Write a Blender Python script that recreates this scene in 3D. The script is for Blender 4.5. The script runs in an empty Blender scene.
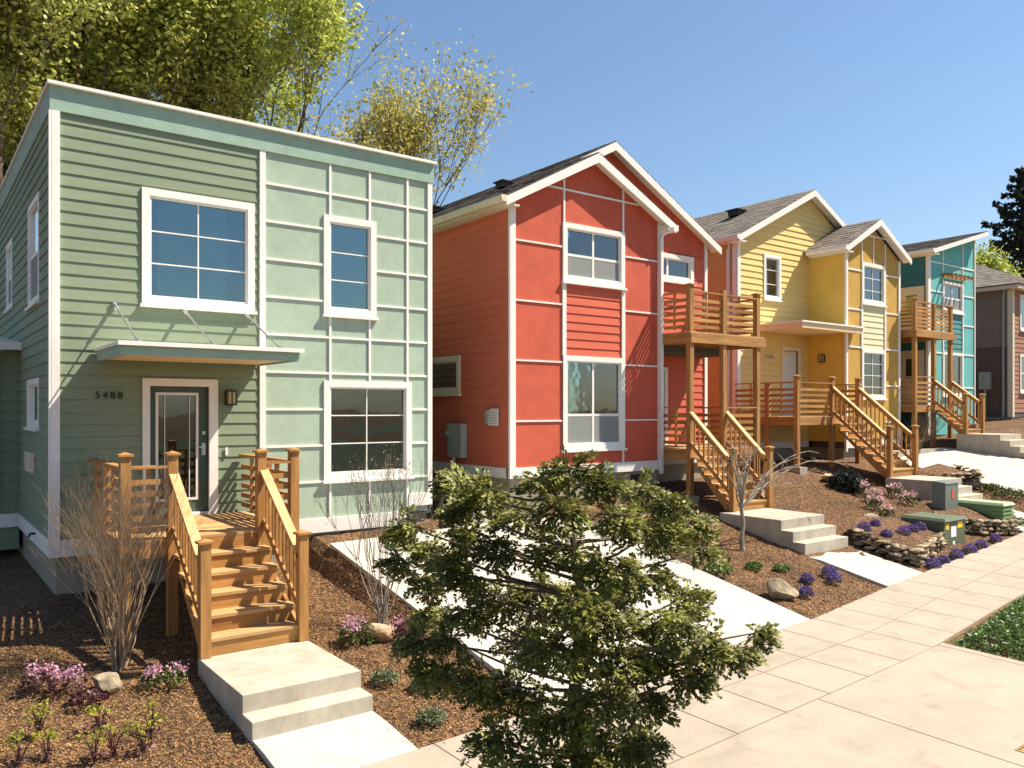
import bpy, math, random
import numpy as np
from mathutils import Vector, Matrix, noise
random.seed(7)
rng = np.random.default_rng(7)
S = bpy.context.scene
COL = S.collection
# ------------------------------------------------------------------ camera, sky, sun, exposure
# the origin of the world is the eye of the camera; the pavement lies 3.4 m below it
YAW = math.atan(610/815)
cam = bpy.data.objects.new('camera', bpy.data.cameras.new('camera')); COL.objects.link(cam)
cam.data.sensor_width = 36; cam.data.lens = 36*815/1024
cam.data.shift_y = 26/1024
cam.data.clip_start = .1; cam.data.clip_end = 2000
cam.rotation_euler = (math.pi/2, 0, -YAW)
S.camera = cam
SUN = Vector((1.95, -1.0, 2.95)).normalized()
EL = math.asin(SUN.z); AZ = math.atan2(SUN.x, SUN.y)
w = bpy.data.worlds.new('World'); S.world = w; w.use_nodes = True
nt = w.node_tree
sky = nt.nodes.new('ShaderNodeTexSky'); sky.sky_type = 'NISHITA'; sky.sun_disc = False
sky.sun_elevation = EL; sky.sun_rotation = AZ; sky.air_density = 1.25; sky.dust_density = .6; sky.ozone_density = 5
nt.links.new(sky.outputs[0], nt.nodes['Background'].inputs[0])
nt.nodes['Background'].inputs[1].default_value = .074
sl = bpy.data.lights.new('sun', 'SUN'); sl.energy = 5.0; sl.angle = math.radians(.5); sl.color = (1, .90, .74)
so = bpy.data.objects.new('sun', sl); COL.objects.link(so); so.location = (20, -20, 40)
so.rotation_euler = SUN.to_track_quat('Z', 'Y').to_euler()
S.view_settings.view_transform = 'Standard'; S.view_settings.look = 'None'
S.view_settings.gamma = 1; S.view_settings.exposure = 1.0
S.render.engine = 'CYCLES'
S.cycles.max_bounces = 6; S.cycles.diffuse_bounces = 3; S.cycles.transparent_max_bounces = 12

# ------------------------------------------------------------------ materials
def nodes(name):
    m = bpy.data.materials.new(name); m.use_nodes = True
    return m, m.node_tree.nodes, m.node_tree.links, m.node_tree.nodes['Principled BSDF']
def mat(name, col, rough=.7, var=.08, scale=3, bump=0, bscale=60, stretch=(1, 1, 1), spec=.3, island=0, metal=0, dark=None, trans=0, big=0, spot=0):
    """base colour broken up by noise (var), fine noise bump, optional variation per piece"""
    m, N, L, P = nodes(name)
    tc = N.new('ShaderNodeTexCoord'); mp = N.new('ShaderNodeMapping'); mp.inputs['Scale'].default_value = stretch
    L.new(tc.outputs['Object'], mp.inputs[0])
    no = N.new('ShaderNodeTexNoise'); no.inputs['Scale'].default_value = scale; no.inputs['Detail'].default_value = 6
    no.inputs['Roughness'].default_value = .65
    L.new(mp.outputs[0], no.inputs['Vector'])
    r = N.new('ShaderNodeValToRGB'); c = Vector(col)
    d = Vector(dark) if dark else c*(1-var*1.6)
    r.color_ramp.elements[0].position = .33; r.color_ramp.elements[0].color = (*d, 1)
    r.color_ramp.elements[1].position = .67; r.color_ramp.elements[1].color = (*[min(1, x*(1+var)) for x in c], 1)
    L.new(no.outputs[0], r.inputs[0]); out = r.outputs[0]
    if big:
        n2 = N.new('ShaderNodeTexNoise'); n2.inputs['Scale'].default_value = .7; n2.inputs['Detail'].default_value = 4
        L.new(tc.outputs['Object'], n2.inputs['Vector'])
        mr = N.new('ShaderNodeMapRange'); mr.inputs[1].default_value = .3; mr.inputs[2].default_value = .7
        mr.inputs[3].default_value = 1-big; mr.inputs[4].default_value = 1+big*.4
        L.new(n2.outputs[0], mr.inputs[0])
        h = N.new('ShaderNodeHueSaturation'); L.new(out, h.inputs['Color']); L.new(mr.outputs[0], h.inputs['Value']); out = h.outputs[0]
    if spot:   # grit and small stains
        v = N.new('ShaderNodeTexNoise'); v.inputs['Scale'].default_value = 38; v.inputs['Detail'].default_value = 8; v.inputs['Roughness'].default_value = .8
        L.new(tc.outputs['Object'], v.inputs['Vector'])
        mr = N.new('ShaderNodeMapRange'); mr.inputs[1].default_value = .52; mr.inputs[2].default_value = .70; mr.inputs[3].default_value = 1; mr.inputs[4].default_value = 1-spot*2.2
        v3 = N.new('ShaderNodeTexNoise'); v3.inputs['Scale'].default_value = 1.6; v3.inputs['Detail'].default_value = 7; v3.inputs['Distortion'].default_value = 1.2
        L.new(tc.outputs['Object'], v3.inputs['Vector'])
        m3 = N.new('ShaderNodeMapRange'); m3.inputs[1].default_value = .55; m3.inputs[2].default_value = .68; m3.inputs[3].default_value = 1; m3.inputs[4].default_value = 1-spot
        mu = N.new('ShaderNodeMath'); mu.operation = 'MULTIPLY'
        L.new(v.outputs[0], mr.inputs[0]); L.new(v3.outputs[0], m3.inputs[0]); L.new(mr.outputs[0], mu.inputs[0]); L.new(m3.outputs[0], mu.inputs[1])
        h = N.new('ShaderNodeHueSaturation'); L.new(out, h.inputs['Color']); L.new(mu.outputs[0], h.inputs['Value']); out = h.outputs[0]
    if island:
        g = N.new('ShaderNodeNewGeometry'); h = N.new('ShaderNodeHueSaturation')
        mr = N.new('ShaderNodeMapRange'); mr.inputs[3].default_value = 1-island; mr.inputs[4].default_value = 1+island
        L.new(g.outputs['Random Per Island'], mr.inputs[0]); L.new(mr.outputs[0], h.inputs['Value']); L.new(out, h.inputs['Color'])
        out = h.outputs[0]
    L.new(out, P.inputs['Base Color'])
    P.inputs['Roughness'].default_value = rough; P.inputs['Specular IOR Level'].default_value = spec; P.inputs['Metallic'].default_value = metal
    if bump:
        nb = N.new('ShaderNodeTexNoise'); nb.inputs['Scale'].default_value = bscale; nb.inputs['Detail'].default_value = 5
        L.new(mp.outputs[0], nb.inputs['Vector'])
        b = N.new('ShaderNodeBump'); b.inputs['Strength'].default_value = min(1, bump); b.inputs['Distance'].default_value = .012*bump
        L.new(nb.outputs[0], b.inputs['Height']); L.new(b.outputs[0], P.inputs['Normal'])
    if trans:
        t = N.new('ShaderNodeBsdfTranslucent'); L.new(out, t.inputs[0])
        mx = N.new('ShaderNodeMixShader'); mx.inputs[0].default_value = trans
        L.new(P.outputs[0], mx.inputs[1]); L.new(t.outputs[0], mx.inputs[2]); L.new(mx.outputs[0], N['Material Output'].inputs[0])
    return m
def glass(name, tint, refl):
    m, N, L, P = nodes(name); N.remove(P)
    t = N.new('ShaderNodeBsdfTransparent'); t.inputs[0].default_value = (*tint, 1)
    g = N.new('ShaderNodeBsdfGlossy'); g.inputs['Roughness'].default_value = .015; g.inputs[0].default_value = (.9, .97, 1, 1)
    f = N.new('ShaderNodeFresnel'); f.inputs[0].default_value = 1.5
    a = N.new('ShaderNodeMath'); a.operation = 'MULTIPLY_ADD'; a.inputs[1].default_value = 1.6; a.inputs[2].default_value = refl
    no = N.new('ShaderNodeTexNoise'); no.inputs['Scale'].default_value = 1.7
    b = N.new('ShaderNodeBump'); b.inputs['Strength'].default_value = .12; b.inputs['Distance'].default_value = .02
    tc = N.new('ShaderNodeTexCoord'); L.new(tc.outputs['Object'], no.inputs['Vector']); L.new(no.outputs[0], b.inputs['Height']); L.new(b.outputs[0], g.inputs['Normal'])
    x = N.new('ShaderNodeMixShader'); L.new(f.outputs[0], a.inputs[0]); L.new(a.outputs[0], x.inputs[0])
    L.new(t.outputs[0], x.inputs[1]); L.new(g.outputs[0], x.inputs[2]); L.new(x.outputs[0], N['Material Output'].inputs[0])
    return m
M = {}
M['green_lap'] = mat('green_lap', (.218, .27, .178), .75, .05, 2.2, .35, 90, (.3, .3, 5), big=.06)
M['green_stucco'] = mat('green_stucco', (.38, .47, .365), .85, .06, 5, .4, 70, big=.07)
M['green_band'] = mat('green_band', (.31, .43, .345), .8, .06, 5, .7, 55, big=.06)
M['green_dark'] = mat('green_dark', (.075, .11, .085), .5, .05)
M['white'] = mat('white_trim', (.80, .77, .71), .55, .04, 6, .12, 60)
M['cream'] = mat('cream_trim', (.70, .62, .47), .6, .05, 6, .1, 60)
M['red_stucco'] = mat('red_stucco', (.56, .108, .06), .85, .07, 4, .4, 70, big=.07)
M['red_lap'] = mat('red_lap', (.60, .125, .07), .75, .05, 2.2, .3, 90, (.3, .3, 5), big=.05)
M['red_side'] = mat('red_side', (.64, .155, .085), .75, .05, 2.2, .3, 90, (5, .3, 5), big=.06)
M['yellow_lap'] = mat('yellow_lap', (.75, .55, .21), .75, .05, 2.2, .3, 90, (.3, .3, 5), big=.05)
M['yellow_side'] = mat('yellow_side', (.74, .50, .10), .8, .05, 3, .3, 60, big=.05)
M['ochre'] = mat('ochre_stucco', (.52, .31, .07), .85, .07, 4, .4, 70, big=.07)
M['orange_side'] = mat('orange_side', (.60, .38, .14), .8, .05, 3, .3, 60)
M['cream_lap'] = mat('cream_lap', (.66, .62, .40), .75, .05, 3, .3, 60)
M['teal'] = mat('teal_stucco', (.14, .44, .42), .85, .06, 4, .4, 70, big=.05)
M['teal_shaded'] = mat('teal_shaded_lap', (.035, .16, .20), .8, .06, 3, .3, 60)  # left wall siding, with the shade on that side put into the colour
M['teal_lap'] = mat('teal_lap', (.08, .25, .24), .8, .06, 3, .3, 60)
M['brown_lap'] = mat('brown_lap', (.33, .17, .105), .8, .06, 3, .3, 60)
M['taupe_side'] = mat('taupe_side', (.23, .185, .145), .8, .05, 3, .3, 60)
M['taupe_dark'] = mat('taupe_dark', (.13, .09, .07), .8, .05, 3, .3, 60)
M['shingle'] = mat('shingle', (.20, .17, .145), .95, .25, 9, 1, 30, (1, 1, 1), island=.22)
M['shingle_dark'] = mat('shingle_dark', (.085, .072, .066), .95, .25, 9, 1, 30, island=.2)
M['wood'] = mat('cedar', (.385, .20, .062), .62, .2, 9, .35, 60, (1, 1, .12), dark=(.26, .12, .036), island=.24)
M['wood_h'] = mat('cedar_rails', (.385, .20, .062), .62, .2, 9, .35, 60, (.12, .12, 1), dark=(.26, .12, .036), island=.26)
M['wood_tread'] = mat('cedar_tread', (.46, .285, .125), .68, .14, 9, .35, 60, (.12, 1, 1), dark=(.38, .22, .095), island=.24)
M['wood_light'] = mat('cedar_light', (.54, .36, .165), .65, .14, 9, .3, 60, (1, .15, 1), dark=(.45, .28, .12), island=.1)
M['concrete'] = mat('concrete', (.385, .325, .255), .85, .06, 2.2, .3, 130, big=.08, spot=.12)
M['concrete_white'] = mat('concrete_new', (.485, .455, .395), .85, .06, 2.5, .3, 130, big=.08, spot=.08)
M['concrete_form'] = mat('concrete_steps', (.46, .41, .325), .85, .12, 4, .4, 90, (1, 1, .6), big=.14, spot=.1)
M['joint'] = mat('joint_sand', (.36, .27, .16), .95, .15, 30)
M['foundation'] = mat('foundation', (.34, .30, .22), .9, .1, 4, .4, 60)
M['asphalt'] = mat('asphalt', (.055, .055, .058), .9, .2, 50, .6, 150)
M['chip'] = mat('bark_chip', (.32, .185, .075), .9, .2, 12, 0, 60, island=.68)
M['steel'] = mat('steel', (.55, .56, .55), .35, .05, 8, metal=.9)
M['grey_metal'] = mat('grey_metal', (.36, .38, .34), .5, .06, 6)
M['dark_metal'] = mat('dark_metal', (.035, .03, .028), .45, .05)
M['black'] = mat('black', (.02, .02, .02), .5, .05)
M['soffit'] = mat('soffit', (.74, .56, .33), .7, .07, 4, .2, 40, (1, 6, 1))
M['blind'] = mat('blind', (.62, .66, .62), .7, .03)
M['screen'] = mat('insect_screen', (.24, .25, .24), .8, .05, 40)
M['dark_room'] = mat('dark_room', (.10, .095, .085), .9, .05)
M['glass_a'] = glass('glass_blue', (.62, .86, .88), .09)
M['glass_b'] = glass('glass_dark', (.50, .58, .52), .05)
M['lampglass'] = mat('lamp_glass', (.62, .47, .24), .4, .06)
M['sticker_y'] = mat('sticker_yellow', (.85, .55, .04), .5, .02)
M['sticker_w'] = mat('sticker_white', (.8, .8, .78), .5, .02)
M['sticker_r'] = mat('sticker_red', (.62, .10, .03), .5, .02)
M['olive_metal'] = mat('olive_metal', (.115, .14, .085), .55, .08, 5, .1, 40)
M['blue_metal'] = mat('bluegrey_metal', (.155, .185, .16), .5, .06, 5)
M['pale_green_metal'] = mat('pale_green_metal', (.17, .28, .12), .5, .06, 5)
M['pale_green_lid'] = mat('pale_green_lid', (.36, .44, .27), .6, .06, 5)
M['stone'] = mat('stone', (.30, .23, .145), .9, .4, 9, 1, 25, island=.55, dark=(.10, .075, .05))
M['rock'] = mat('rock', (.36, .29, .19), .9, .3, 5, 1, 14, dark=(.13, .10, .07))
M['rock_pink'] = mat('rock_pink', (.55, .36, .22), .9, .2, 7, 1, 14)
M['leaf_maple'] = mat('leaf_maple', (.42, .44, .095), .45, .25, .8, island=.4, trans=.4, spec=.5)
M['leaf_bright'] = mat('leaf_bright', (.42, .47, .10), .45, .2, 1.2, island=.36, trans=.45)
M['leaf_sparse'] = mat('leaf_sparse', (.50, .45, .12), .55, .2, 1.2, island=.35, trans=.42)
M['leaf_fir'] = mat('leaf_fir', (.028, .042, .026), .6, .3, 1.2, island=.4, trans=.15)
M['leaf_cypress'] = mat('leaf_cypress', (.20, .205, .042), .5, .4, 4, island=.5, trans=.18, spec=.35)
M['leaf_cover'] = mat('leaf_cover', (.095, .175, .03), .45, .3, 5, island=.5, trans=.3, spec=.45)
M['leaf_shrub'] = mat('leaf_shrub', (.07, .11, .02), .55, .3, 5, island=.4, trans=.2)
M['leaf_grey'] = mat('leaf_grey', (.17, .20, .10), .6, .3, 5, island=.4, trans=.2)
M['leaf_lime'] = mat('leaf_lime', (.34, .36, .035), .5, .3, 9, island=.3, trans=.35)
M['leaf_plum'] = mat('leaf_plum', (.12, .045, .05), .5, .3, 9, island=.4, trans=.2)
M['pink'] = mat('pink_petal', (.66, .36, .46), .6, .2, 20, island=.22, trans=.3)
M['pale_pink'] = mat('pale_pink_petal', (.80, .52, .52), .6, .2, 20, island=.2, trans=.3)
M['purple'] = mat('purple_petal', (.17, .11, .33), .7, .3, 30, island=.4, trans=.2)
M['bark'] = mat('bark', (.14, .10, .07), .95, .3, 8, .8, 30, (1, 1, .3))
M['bark_grey'] = mat('bark_grey', (.30, .26, .20), .9, .3, 9, .5, 40, (1, 1, .3))
M['twig'] = mat('twig', (.36, .265, .165), .85, .25, 9, island=.3)
def mulch_material():
    m, N, L, P = nodes('mulch')
    tc = N.new('ShaderNodeTexCoord')
    v = N.new('ShaderNodeTexVoronoi'); v.inputs['Scale'].default_value = 34
    n0 = N.new('ShaderNodeTexNoise'); n0.inputs['Scale'].default_value = 20; n0.inputs['Detail'].default_value = 3
    mxv = N.new('ShaderNodeMixRGB'); mxv.inputs[0].default_value = .06
    L.new(tc.outputs['Object'], n0.inputs['Vector']); L.new(tc.outputs['Object'], mxv.inputs[1]); L.new(n0.outputs['Color'], mxv.inputs[2])
    L.new(mxv.outputs[0], v.inputs['Vector'])
    r = N.new('ShaderNodeValToRGB'); E = r.color_ramp.elements
    E[0].position = 0; E[0].color = (.055, .024, .010, 1); E[1].position = 1; E[1].color = (.29, .16, .062, 1)
    e = E.new(.55); e.color = (.13, .062, .027, 1)
    s = N.new('ShaderNodeSeparateColor'); L.new(v.outputs['Color'], s.inputs[0]); L.new(s.outputs[0], r.inputs[0])
    n2 = N.new('ShaderNodeTexNoise'); n2.inputs['Scale'].default_value = 1.1; n2.inputs['Detail'].default_value = 5; L.new(tc.outputs['Object'], n2.inputs['Vector'])
    mr = N.new('ShaderNodeMapRange'); mr.inputs[1].default_value = .3; mr.inputs[2].default_value = .7; mr.inputs[3].default_value = .7; mr.inputs[4].default_value = 1.25
    h = N.new('ShaderNodeHueSaturation'); L.new(n2.outputs[0], mr.inputs[0]); L.new(mr.outputs[0], h.inputs['Value']); L.new(r.outputs[0], h.inputs['Color'])
    L.new(h.outputs[0], P.inputs['Base Color']); P.inputs['Roughness'].default_value = .95
    b = N.new('ShaderNodeBump'); b.inputs['Strength'].default_value = 1; b.inputs['Distance'].default_value = .03
    nb = N.new('ShaderNodeTexNoise'); nb.inputs['Scale'].default_value = 26; nb.inputs['Detail'].default_value = 6; L.new(tc.outputs['Object'], nb.inputs['Vector'])
    ad = N.new('ShaderNodeMath'); ad.operation = 'ADD'; L.new(nb.outputs[0], ad.inputs[0]); L.new(v.outputs['Distance'], ad.inputs[1])
    L.new(ad.outputs[0], b.inputs['Height']); L.new(b.outputs[0], P.inputs['Normal'])
    return m
M['mulch'] = mulch_material()
M['lawn'] = mat('lawn', (.09, .10, .05), .9, .3, 12, .8, 30, big=.2)

# ------------------------------------------------------------------ mesh helpers
class MB:
    def __init__(s): s.v = []; s.f = []
    def poly(s, front, back):
        """closed solid from two matching rings"""
        n = len(front); a = len(s.v); s.v += [tuple(p) for p in front] + [tuple(p) for p in back]
        s.f.append(tuple(range(a, a+n))); s.f.append(tuple(range(a+2*n-1, a+n-1, -1)))
        for i in range(n):
            j = (i+1) % n; s.f.append((a+i, a+n+i, a+n+j, a+j))
    def box(s, x0, x1, y0, y1, z0, z1):
        s.poly([(x0, y0, z0), (x1, y0, z0), (x1, y0, z1), (x0, y0, z1)], [(x0, y1, z0), (x1, y1, z0), (x1, y1, z1), (x0, y1, z1)])
    def beam(s, p, q, wd, h, up=(0, 0, 1)):
        p = Vector(p); q = Vector(q); d = (q-p).normalized(); r = d.cross(Vector(up))
        r = r.normalized() if r.length > 1e-5 else Vector((1, 0, 0)); u = r.cross(d).normalized()
        ring = lambda c: [c-r*wd/2-u*h/2, c+r*wd/2-u*h/2, c+r*wd/2+u*h/2, c-r*wd/2+u*h/2]
        s.poly(ring(p), ring(q))
    def tube(s, pts, rad, n=6):
        a = len(s.v); k = len(pts); pts = [Vector(p) for p in pts]
        for i, p in enumerate(pts):
            d = (pts[min(i+1, k-1)]-pts[max(i-1, 0)]).normalized()
            r = d.orthogonal().normalized(); u = d.cross(r)
            for j in range(n):
                t = 2*math.pi*j/n; s.v.append(tuple(p+(r*math.cos(t)+u*math.sin(t))*rad[i]))
        for i in range(k-1):
            for j in range(n):
                j2 = (j+1) % n; s.f.append((a+i*n+j, a+i*n+j2, a+(i+1)*n+j2, a+(i+1)*n+j))
        s.f.append(tuple(a+j for j in range(n))[::-1]); s.f.append(tuple(a+(k-1)*n+j for j in range(n)))
    def build(s, name, m, parent=None, org=None, smooth=False):
        me = bpy.data.meshes.new(name)
        if org is None: org = root_of(parent).location if parent else Vector((0, 0, 0))
        o3 = Vector(org)
        me.from_pydata([(x-o3.x, y-o3.y, z-o3.z) for x, y, z in s.v], [], s.f); me.update()
        me.materials.append(m)
        if smooth: me.polygons.foreach_set('use_smooth', [True]*len(me.polygons))
        o = bpy.data.objects.new(name, me); COL.objects.link(o)
        if parent: o.parent = parent
        else: o.location = o3
        return o
def root_of(o):
    while o.parent: o = o.parent
    return o
def tag(o, label, cat, group=None, kind=None):
    if kind: o['kind'] = kind
    if label: o['label'] = label
    if cat: o['category'] = cat
    if group: o['group'] = group
    return o
def thing(name, loc, label, cat, group=None):
    o = bpy.data.objects.new(name, None); COL.objects.link(o); o.location = loc; o.empty_display_size = .3
    return tag(o, label, cat, group)
def quads(name, C, A, B, m, parent=None, org=(0, 0, 0), mats=None, tri=False):
    """cloud of diamond leaves: centres C, half axes A and B (numpy n x 3)"""
    n = len(C); V = np.stack([C-A, C-B, C+A, C+B], 1).reshape(-1, 3)
    if parent: org = root_of(parent).location
    V = V-np.array(tuple(org))
    me = bpy.data.meshes.new(name); me.vertices.add(4*n); me.vertices.foreach_set('co', V.ravel())
    me.loops.add(4*n); me.loops.foreach_set('vertex_index', np.arange(4*n))
    me.polygons.add(n); me.polygons.foreach_set('loop_start', np.arange(n)*4); me.polygons.foreach_set('loop_total', np.full(n, 4))
    me.update(calc_edges=True); me.validate(); me.materials.append(m)
    o = bpy.data.objects.new(name, me); COL.objects.link(o)
    if parent: o.parent = parent
    else: o.location = org
    return o
def rand_leaves(C, size, flat=0.0, jitter=.35):
    n = len(C); d = rng.normal(size=(n, 3)); d /= np.linalg.norm(d, axis=1)[:, None]
    e = rng.normal(size=(n, 3)); e[:, 2] *= (1-flat); d[:, 2] *= (1-flat)
    d /= np.linalg.norm(d, axis=1)[:, None]
    e -= (e*d).sum(1)[:, None]*d; e /= np.linalg.norm(e, axis=1)[:, None]
    s = size*(1+jitter*rng.uniform(-1, 1, (n, 1)))
    return d*s, e*s*.55

# ------------------------------------------------------------------ terrain
ZS = [(-20, -3.9), (4.16, -3.45), (14.1, -3.18), (21.4, -2.95), (22.6, -2.85), (24.5, -2.4), (28.4, -1.8), (60, -.9)]
ZH = [(-30, -3.2), (1, -2.75), (5.55, -2.66), (5.8, -2.22), (11, -2.1), (12, -1.9), (17.5, -1.8), (20, -1.62), (24, -1.5), (28.2, -1.35), (29, -1.0), (38, -.4), (60, 1.)]
YI = [(-30, 6.9), (4.16, 7.15), (11.2, 7.29), (14.1, 7.62), (21.4, 8.25), (60, 12.)]
def ip(x, t):
    if x <= t[0][0]: (a, b), (c, d) = t[0], t[1]
    elif x >= t[-1][0]: (a, b), (c, d) = t[-2], t[-1]
    else:
        for (a, b), (c, d) in zip(t, t[1:]):
            if x <= c: break
    return b+(x-a)*(d-b)/(c-a)
def zg(X, Y):
    X = max(-60, min(X, 90)); zs = ip(X, ZS); yi = ip(X, YI)
    if Y <= yi: return zs+.012*(max(Y, -20)-yi)
    u = min((Y-yi)/(13.5-yi), 1)
    return zs+(ip(X, ZH)-zs)*u
def struct(mb, name, m): o = mb.build(name, m); o['kind'] = 'structure'; return o
def axis(*segs):
    a = []
    for s0, s1, n in segs: a += list(np.linspace(s0, s1, n, endpoint=False))
    return a+[segs[-1][1]]
gx = axis((-400, -60, 5), (-60, -6, 12), (-6, 8, 110), (8, 32, 150), (32, 60, 40), (60, 500, 8))
gy = axis((-200, -20, 5), (-20, 2, 8), (2, 14, 95), (14, 30, 12), (30, 500, 10))
mb = MB()
for y in gy:
    for x in gx:
        z = zg(x, y)
        if y < 5.5 and x < 200: z -= .02
        if -6 < x < 32 and 5.6 < y < 14.5:
            z += .035*noise.noise((x*1.3, y*1.3, 0))+.022*noise.noise((x*5, y*5, 3))-.012
        mb.v.append((x, y, z-.02))
nx = len(gx)
mb.f = [(j*nx+i, j*nx+i+1, (j+1)*nx+i+1, (j+1)*nx+i) for j in range(len(gy)-1) for i in range(nx-1)]
struct(mb, 'ground', M['mulch'])
def strip(mb, x0, x1, y0, y1, lift=.03, th=.10, step=.8, zf=zg, yf=None):
    """slab following the terrain; y0,y1 are numbers or functions of x"""
    f0 = y0 if callable(y0) else (lambda x: y0); f1 = y1 if callable(y1) else (lambda x: y1)
    nxs = max(1, int(math.ceil((x1-x0)/step))); L = max(abs(f1(x0)-f0(x0)), .1); ny = max(1, int(math.ceil(L/step)))
    a = len(mb.v); R = ny+1
    for k in (0, 1):
        for i in range(nxs+1):
            x = x0+(x1-x0)*i/nxs
            for j in range(R):
                y = f0(x)+(f1(x)-f0(x))*j/ny; mb.v.append((x, y, zf(x, y)+lift-k*th))
    n = (nxs+1)*R
    for i in range(nxs):
        for j in range(ny):
            q = a+i*R+j; mb.f.append((q, q+R, q+R+1, q+1)); mb.f.append((q+n, q+n+1, q+n+R+1, q+n+R))
    for i in range(nxs):
        q = a+i*R; mb.f.append((q, q+n, q+n+R, q+R)); q += ny; mb.f.append((q, q+R, q+n+R, q+n))
    for j in range(ny):
        q = a+j; mb.f.append((q, q+1, q+n+1, q+n)); q += nxs*R; mb.f.append((q, q+n, q+n+1, q+1))
yin = lambda x: ip(x, YI)
# pavement: two rows of slabs with tooled joints over a sandy bed
mb = MB(); G = .008
pitch = .868
k0 = -22
xs = [7.83+pitch*k for k in range(k0, 60)]
for a, b in zip(xs, xs[1:]):
    for r0, r1 in ((0, .915), (.915, 1.83)):
        strip(mb, a+G, b-G, (lambda x, r=r1: yin(x)-r+G), (lambda x, r=r0: yin(x)-r-(G if r else 0)), .03, .06, 2)
struct(mb, 'pavement', M['concrete'])
mb = MB(); strip(mb, xs[0], xs[-1], (lambda x: yin(x)-1.826), (lambda x: yin(x)-.004), .022, .06, 1)
strip(mb, 5.62, 11.46, 2.9, (lambda x: yin(x)-1.86), .02, .06, 1)
struct(mb, 'pavement_joints', M['joint'])
mb = MB()
for a, b in ((5.63, 8.44), (8.44, 11.45)):
    strip(mb, a+G, b-G, 2.95, (lambda x: yin(x)-1.83-G), .029, .06, 2)
struct(mb, 'driveway_apron', M['concrete'])
mb = MB(); strip(mb, 11.458, 11.60, 2.9, (lambda x: yin(x)-1.84), .029, .06, 1); struct(mb, 'pavement_edge_strip', M['concrete'])
# driveways and paths
mb = MB(); strip(mb, 5.85, 11.2, (lambda x: yin(x)+.002), (lambda x: 13.0), .035, .1, .9)
struct(mb, 'driveway', M['concrete_white'])
mb = MB(); strip(mb, 24.3, 28.35, (lambda x: yin(x)+.002), (lambda x: 9.6), .035, .1, .9); strip(mb, 24.3, 28.35, 9.61, 13.2, .035, .1, .9)
struct(mb, 'driveway', M['concrete_white'])
def path(x0, x1, ytop, ztop):
    mb = MB()
    zf = lambda x, y: (ip(x, ZS))+(ztop-ip(x, ZS))*max(0, min(1, (y-yin(x))/(ytop-yin(x))))
    strip(mb, x0, x1, (lambda x: yin(x)+.002), ytop+.3, .03, .14, .9, zf); struct(mb, 'path', M['concrete_white'])
path(2.83, 4.17, 8.15, -3.34); path(14.1, 15.6, 9.3, -2.84); path(21.5, 23.0, 9.85, -2.45); path(28.45, 30.1, 11.0, -1.5)
# street beyond the camera with its kerb
mb = MB(); strip(mb, -60, 90, -7, 2.6, -.08, .05, 6); struct(mb, 'street', M['asphalt'])
mb = MB(); strip(mb, -60, 90, 2.62, 2.8, .03, .25, 3); struct(mb, 'kerb', M['concrete'])
mb = MB(); strip(mb, -60, 90, -60, -7.2, .03, .05, 8); struct(mb, 'lawn', M['lawn'])
mb = MB(); strip(mb, 8.75, 9.7, 2.95, 3.45, .036, .01, 2)
for i in range(15):
    for j in range(8):
        x, y = 8.8+i*.06, 3.0+j*.06; z = zg(x, y)+.036; mb.box(x-.012, x+.012, y-.012, y+.012, z, z+.008)
struct(mb, 'tactile_paving', mat('tactile', (.34, .235, .12), .8, .1))

# ------------------------------------------------------------------ wall tools
class Plane:
    """u runs along the wall, z is height, o is how far a thing stands proud of it"""
    def __init__(s, kind, c): s.k = kind; s.c = c
    def p(s, u, z, o):
        if s.k == 'front': return (u, s.c-o, z)
        if s.k == 'left': return (s.c-o, u, z)
        return (s.c+o, u, z)
    def box(s, mb, u0, u1, z0, z1, o0, o1):
        f = [s.p(u, z, o1) for u, z in ((u0, z0), (u1, z0), (u1, z1), (u0, z1))]
        b = [s.p(u, z, o0) for u, z in ((u0, z0), (u1, z0), (u1, z1), (u0, z1))]
        mb.poly(f, b)
    def prism(s, mb, poly, o0, o1): mb.poly([s.p(u, z, o1) for u, z in poly], [s.p(u, z, o0) for u, z in poly])
def cut(rects, holes):
    for a, b, c, d in holes:
        out = []
        for u0, u1, z0, z1 in rects:
            if b <= u0+1e-6 or a >= u1-1e-6 or d <= z0+1e-6 or c >= z1-1e-6: out.append((u0, u1, z0, z1)); continue
            if a > u0: out.append((u0, a, z0, z1))
            if b < u1: out.append((b, u1, z0, z1))
            m0, m1 = max(u0, a), min(u1, b)
            if c > z0: out.append((m0, m1, z0, c))
            if d < z1: out.append((m0, m1, d, z1))
        rects = out
    return rects
def clip(poly, hull):
    """clip a polygon by a convex counter-clockwise hull"""
    for i in range(len(hull)):
        ax, ay = hull[i]; bx, by = hull[(i+1) % len(hull)]
        sd = lambda p: (bx-ax)*(p[1]-ay)-(by-ay)*(p[0]-ax)
        out = []
        for k in range(len(poly)):
            p, q = poly[k], poly[(k+1) % len(poly)]; sp, sq = sd(p), sd(q)
            if sp >= 0: out.append(p)
            if sp*sq < 0: t = sp/(sp-sq); out.append((p[0]+(q[0]-p[0])*t, p[1]+(q[1]-p[1])*t))
        poly = out
        if len(poly) < 3: return []
    return poly
def rect(u0, u1, z0, z1): return [(u0, z0), (u1, z0), (u1, z1), (u0, z1)]
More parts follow.
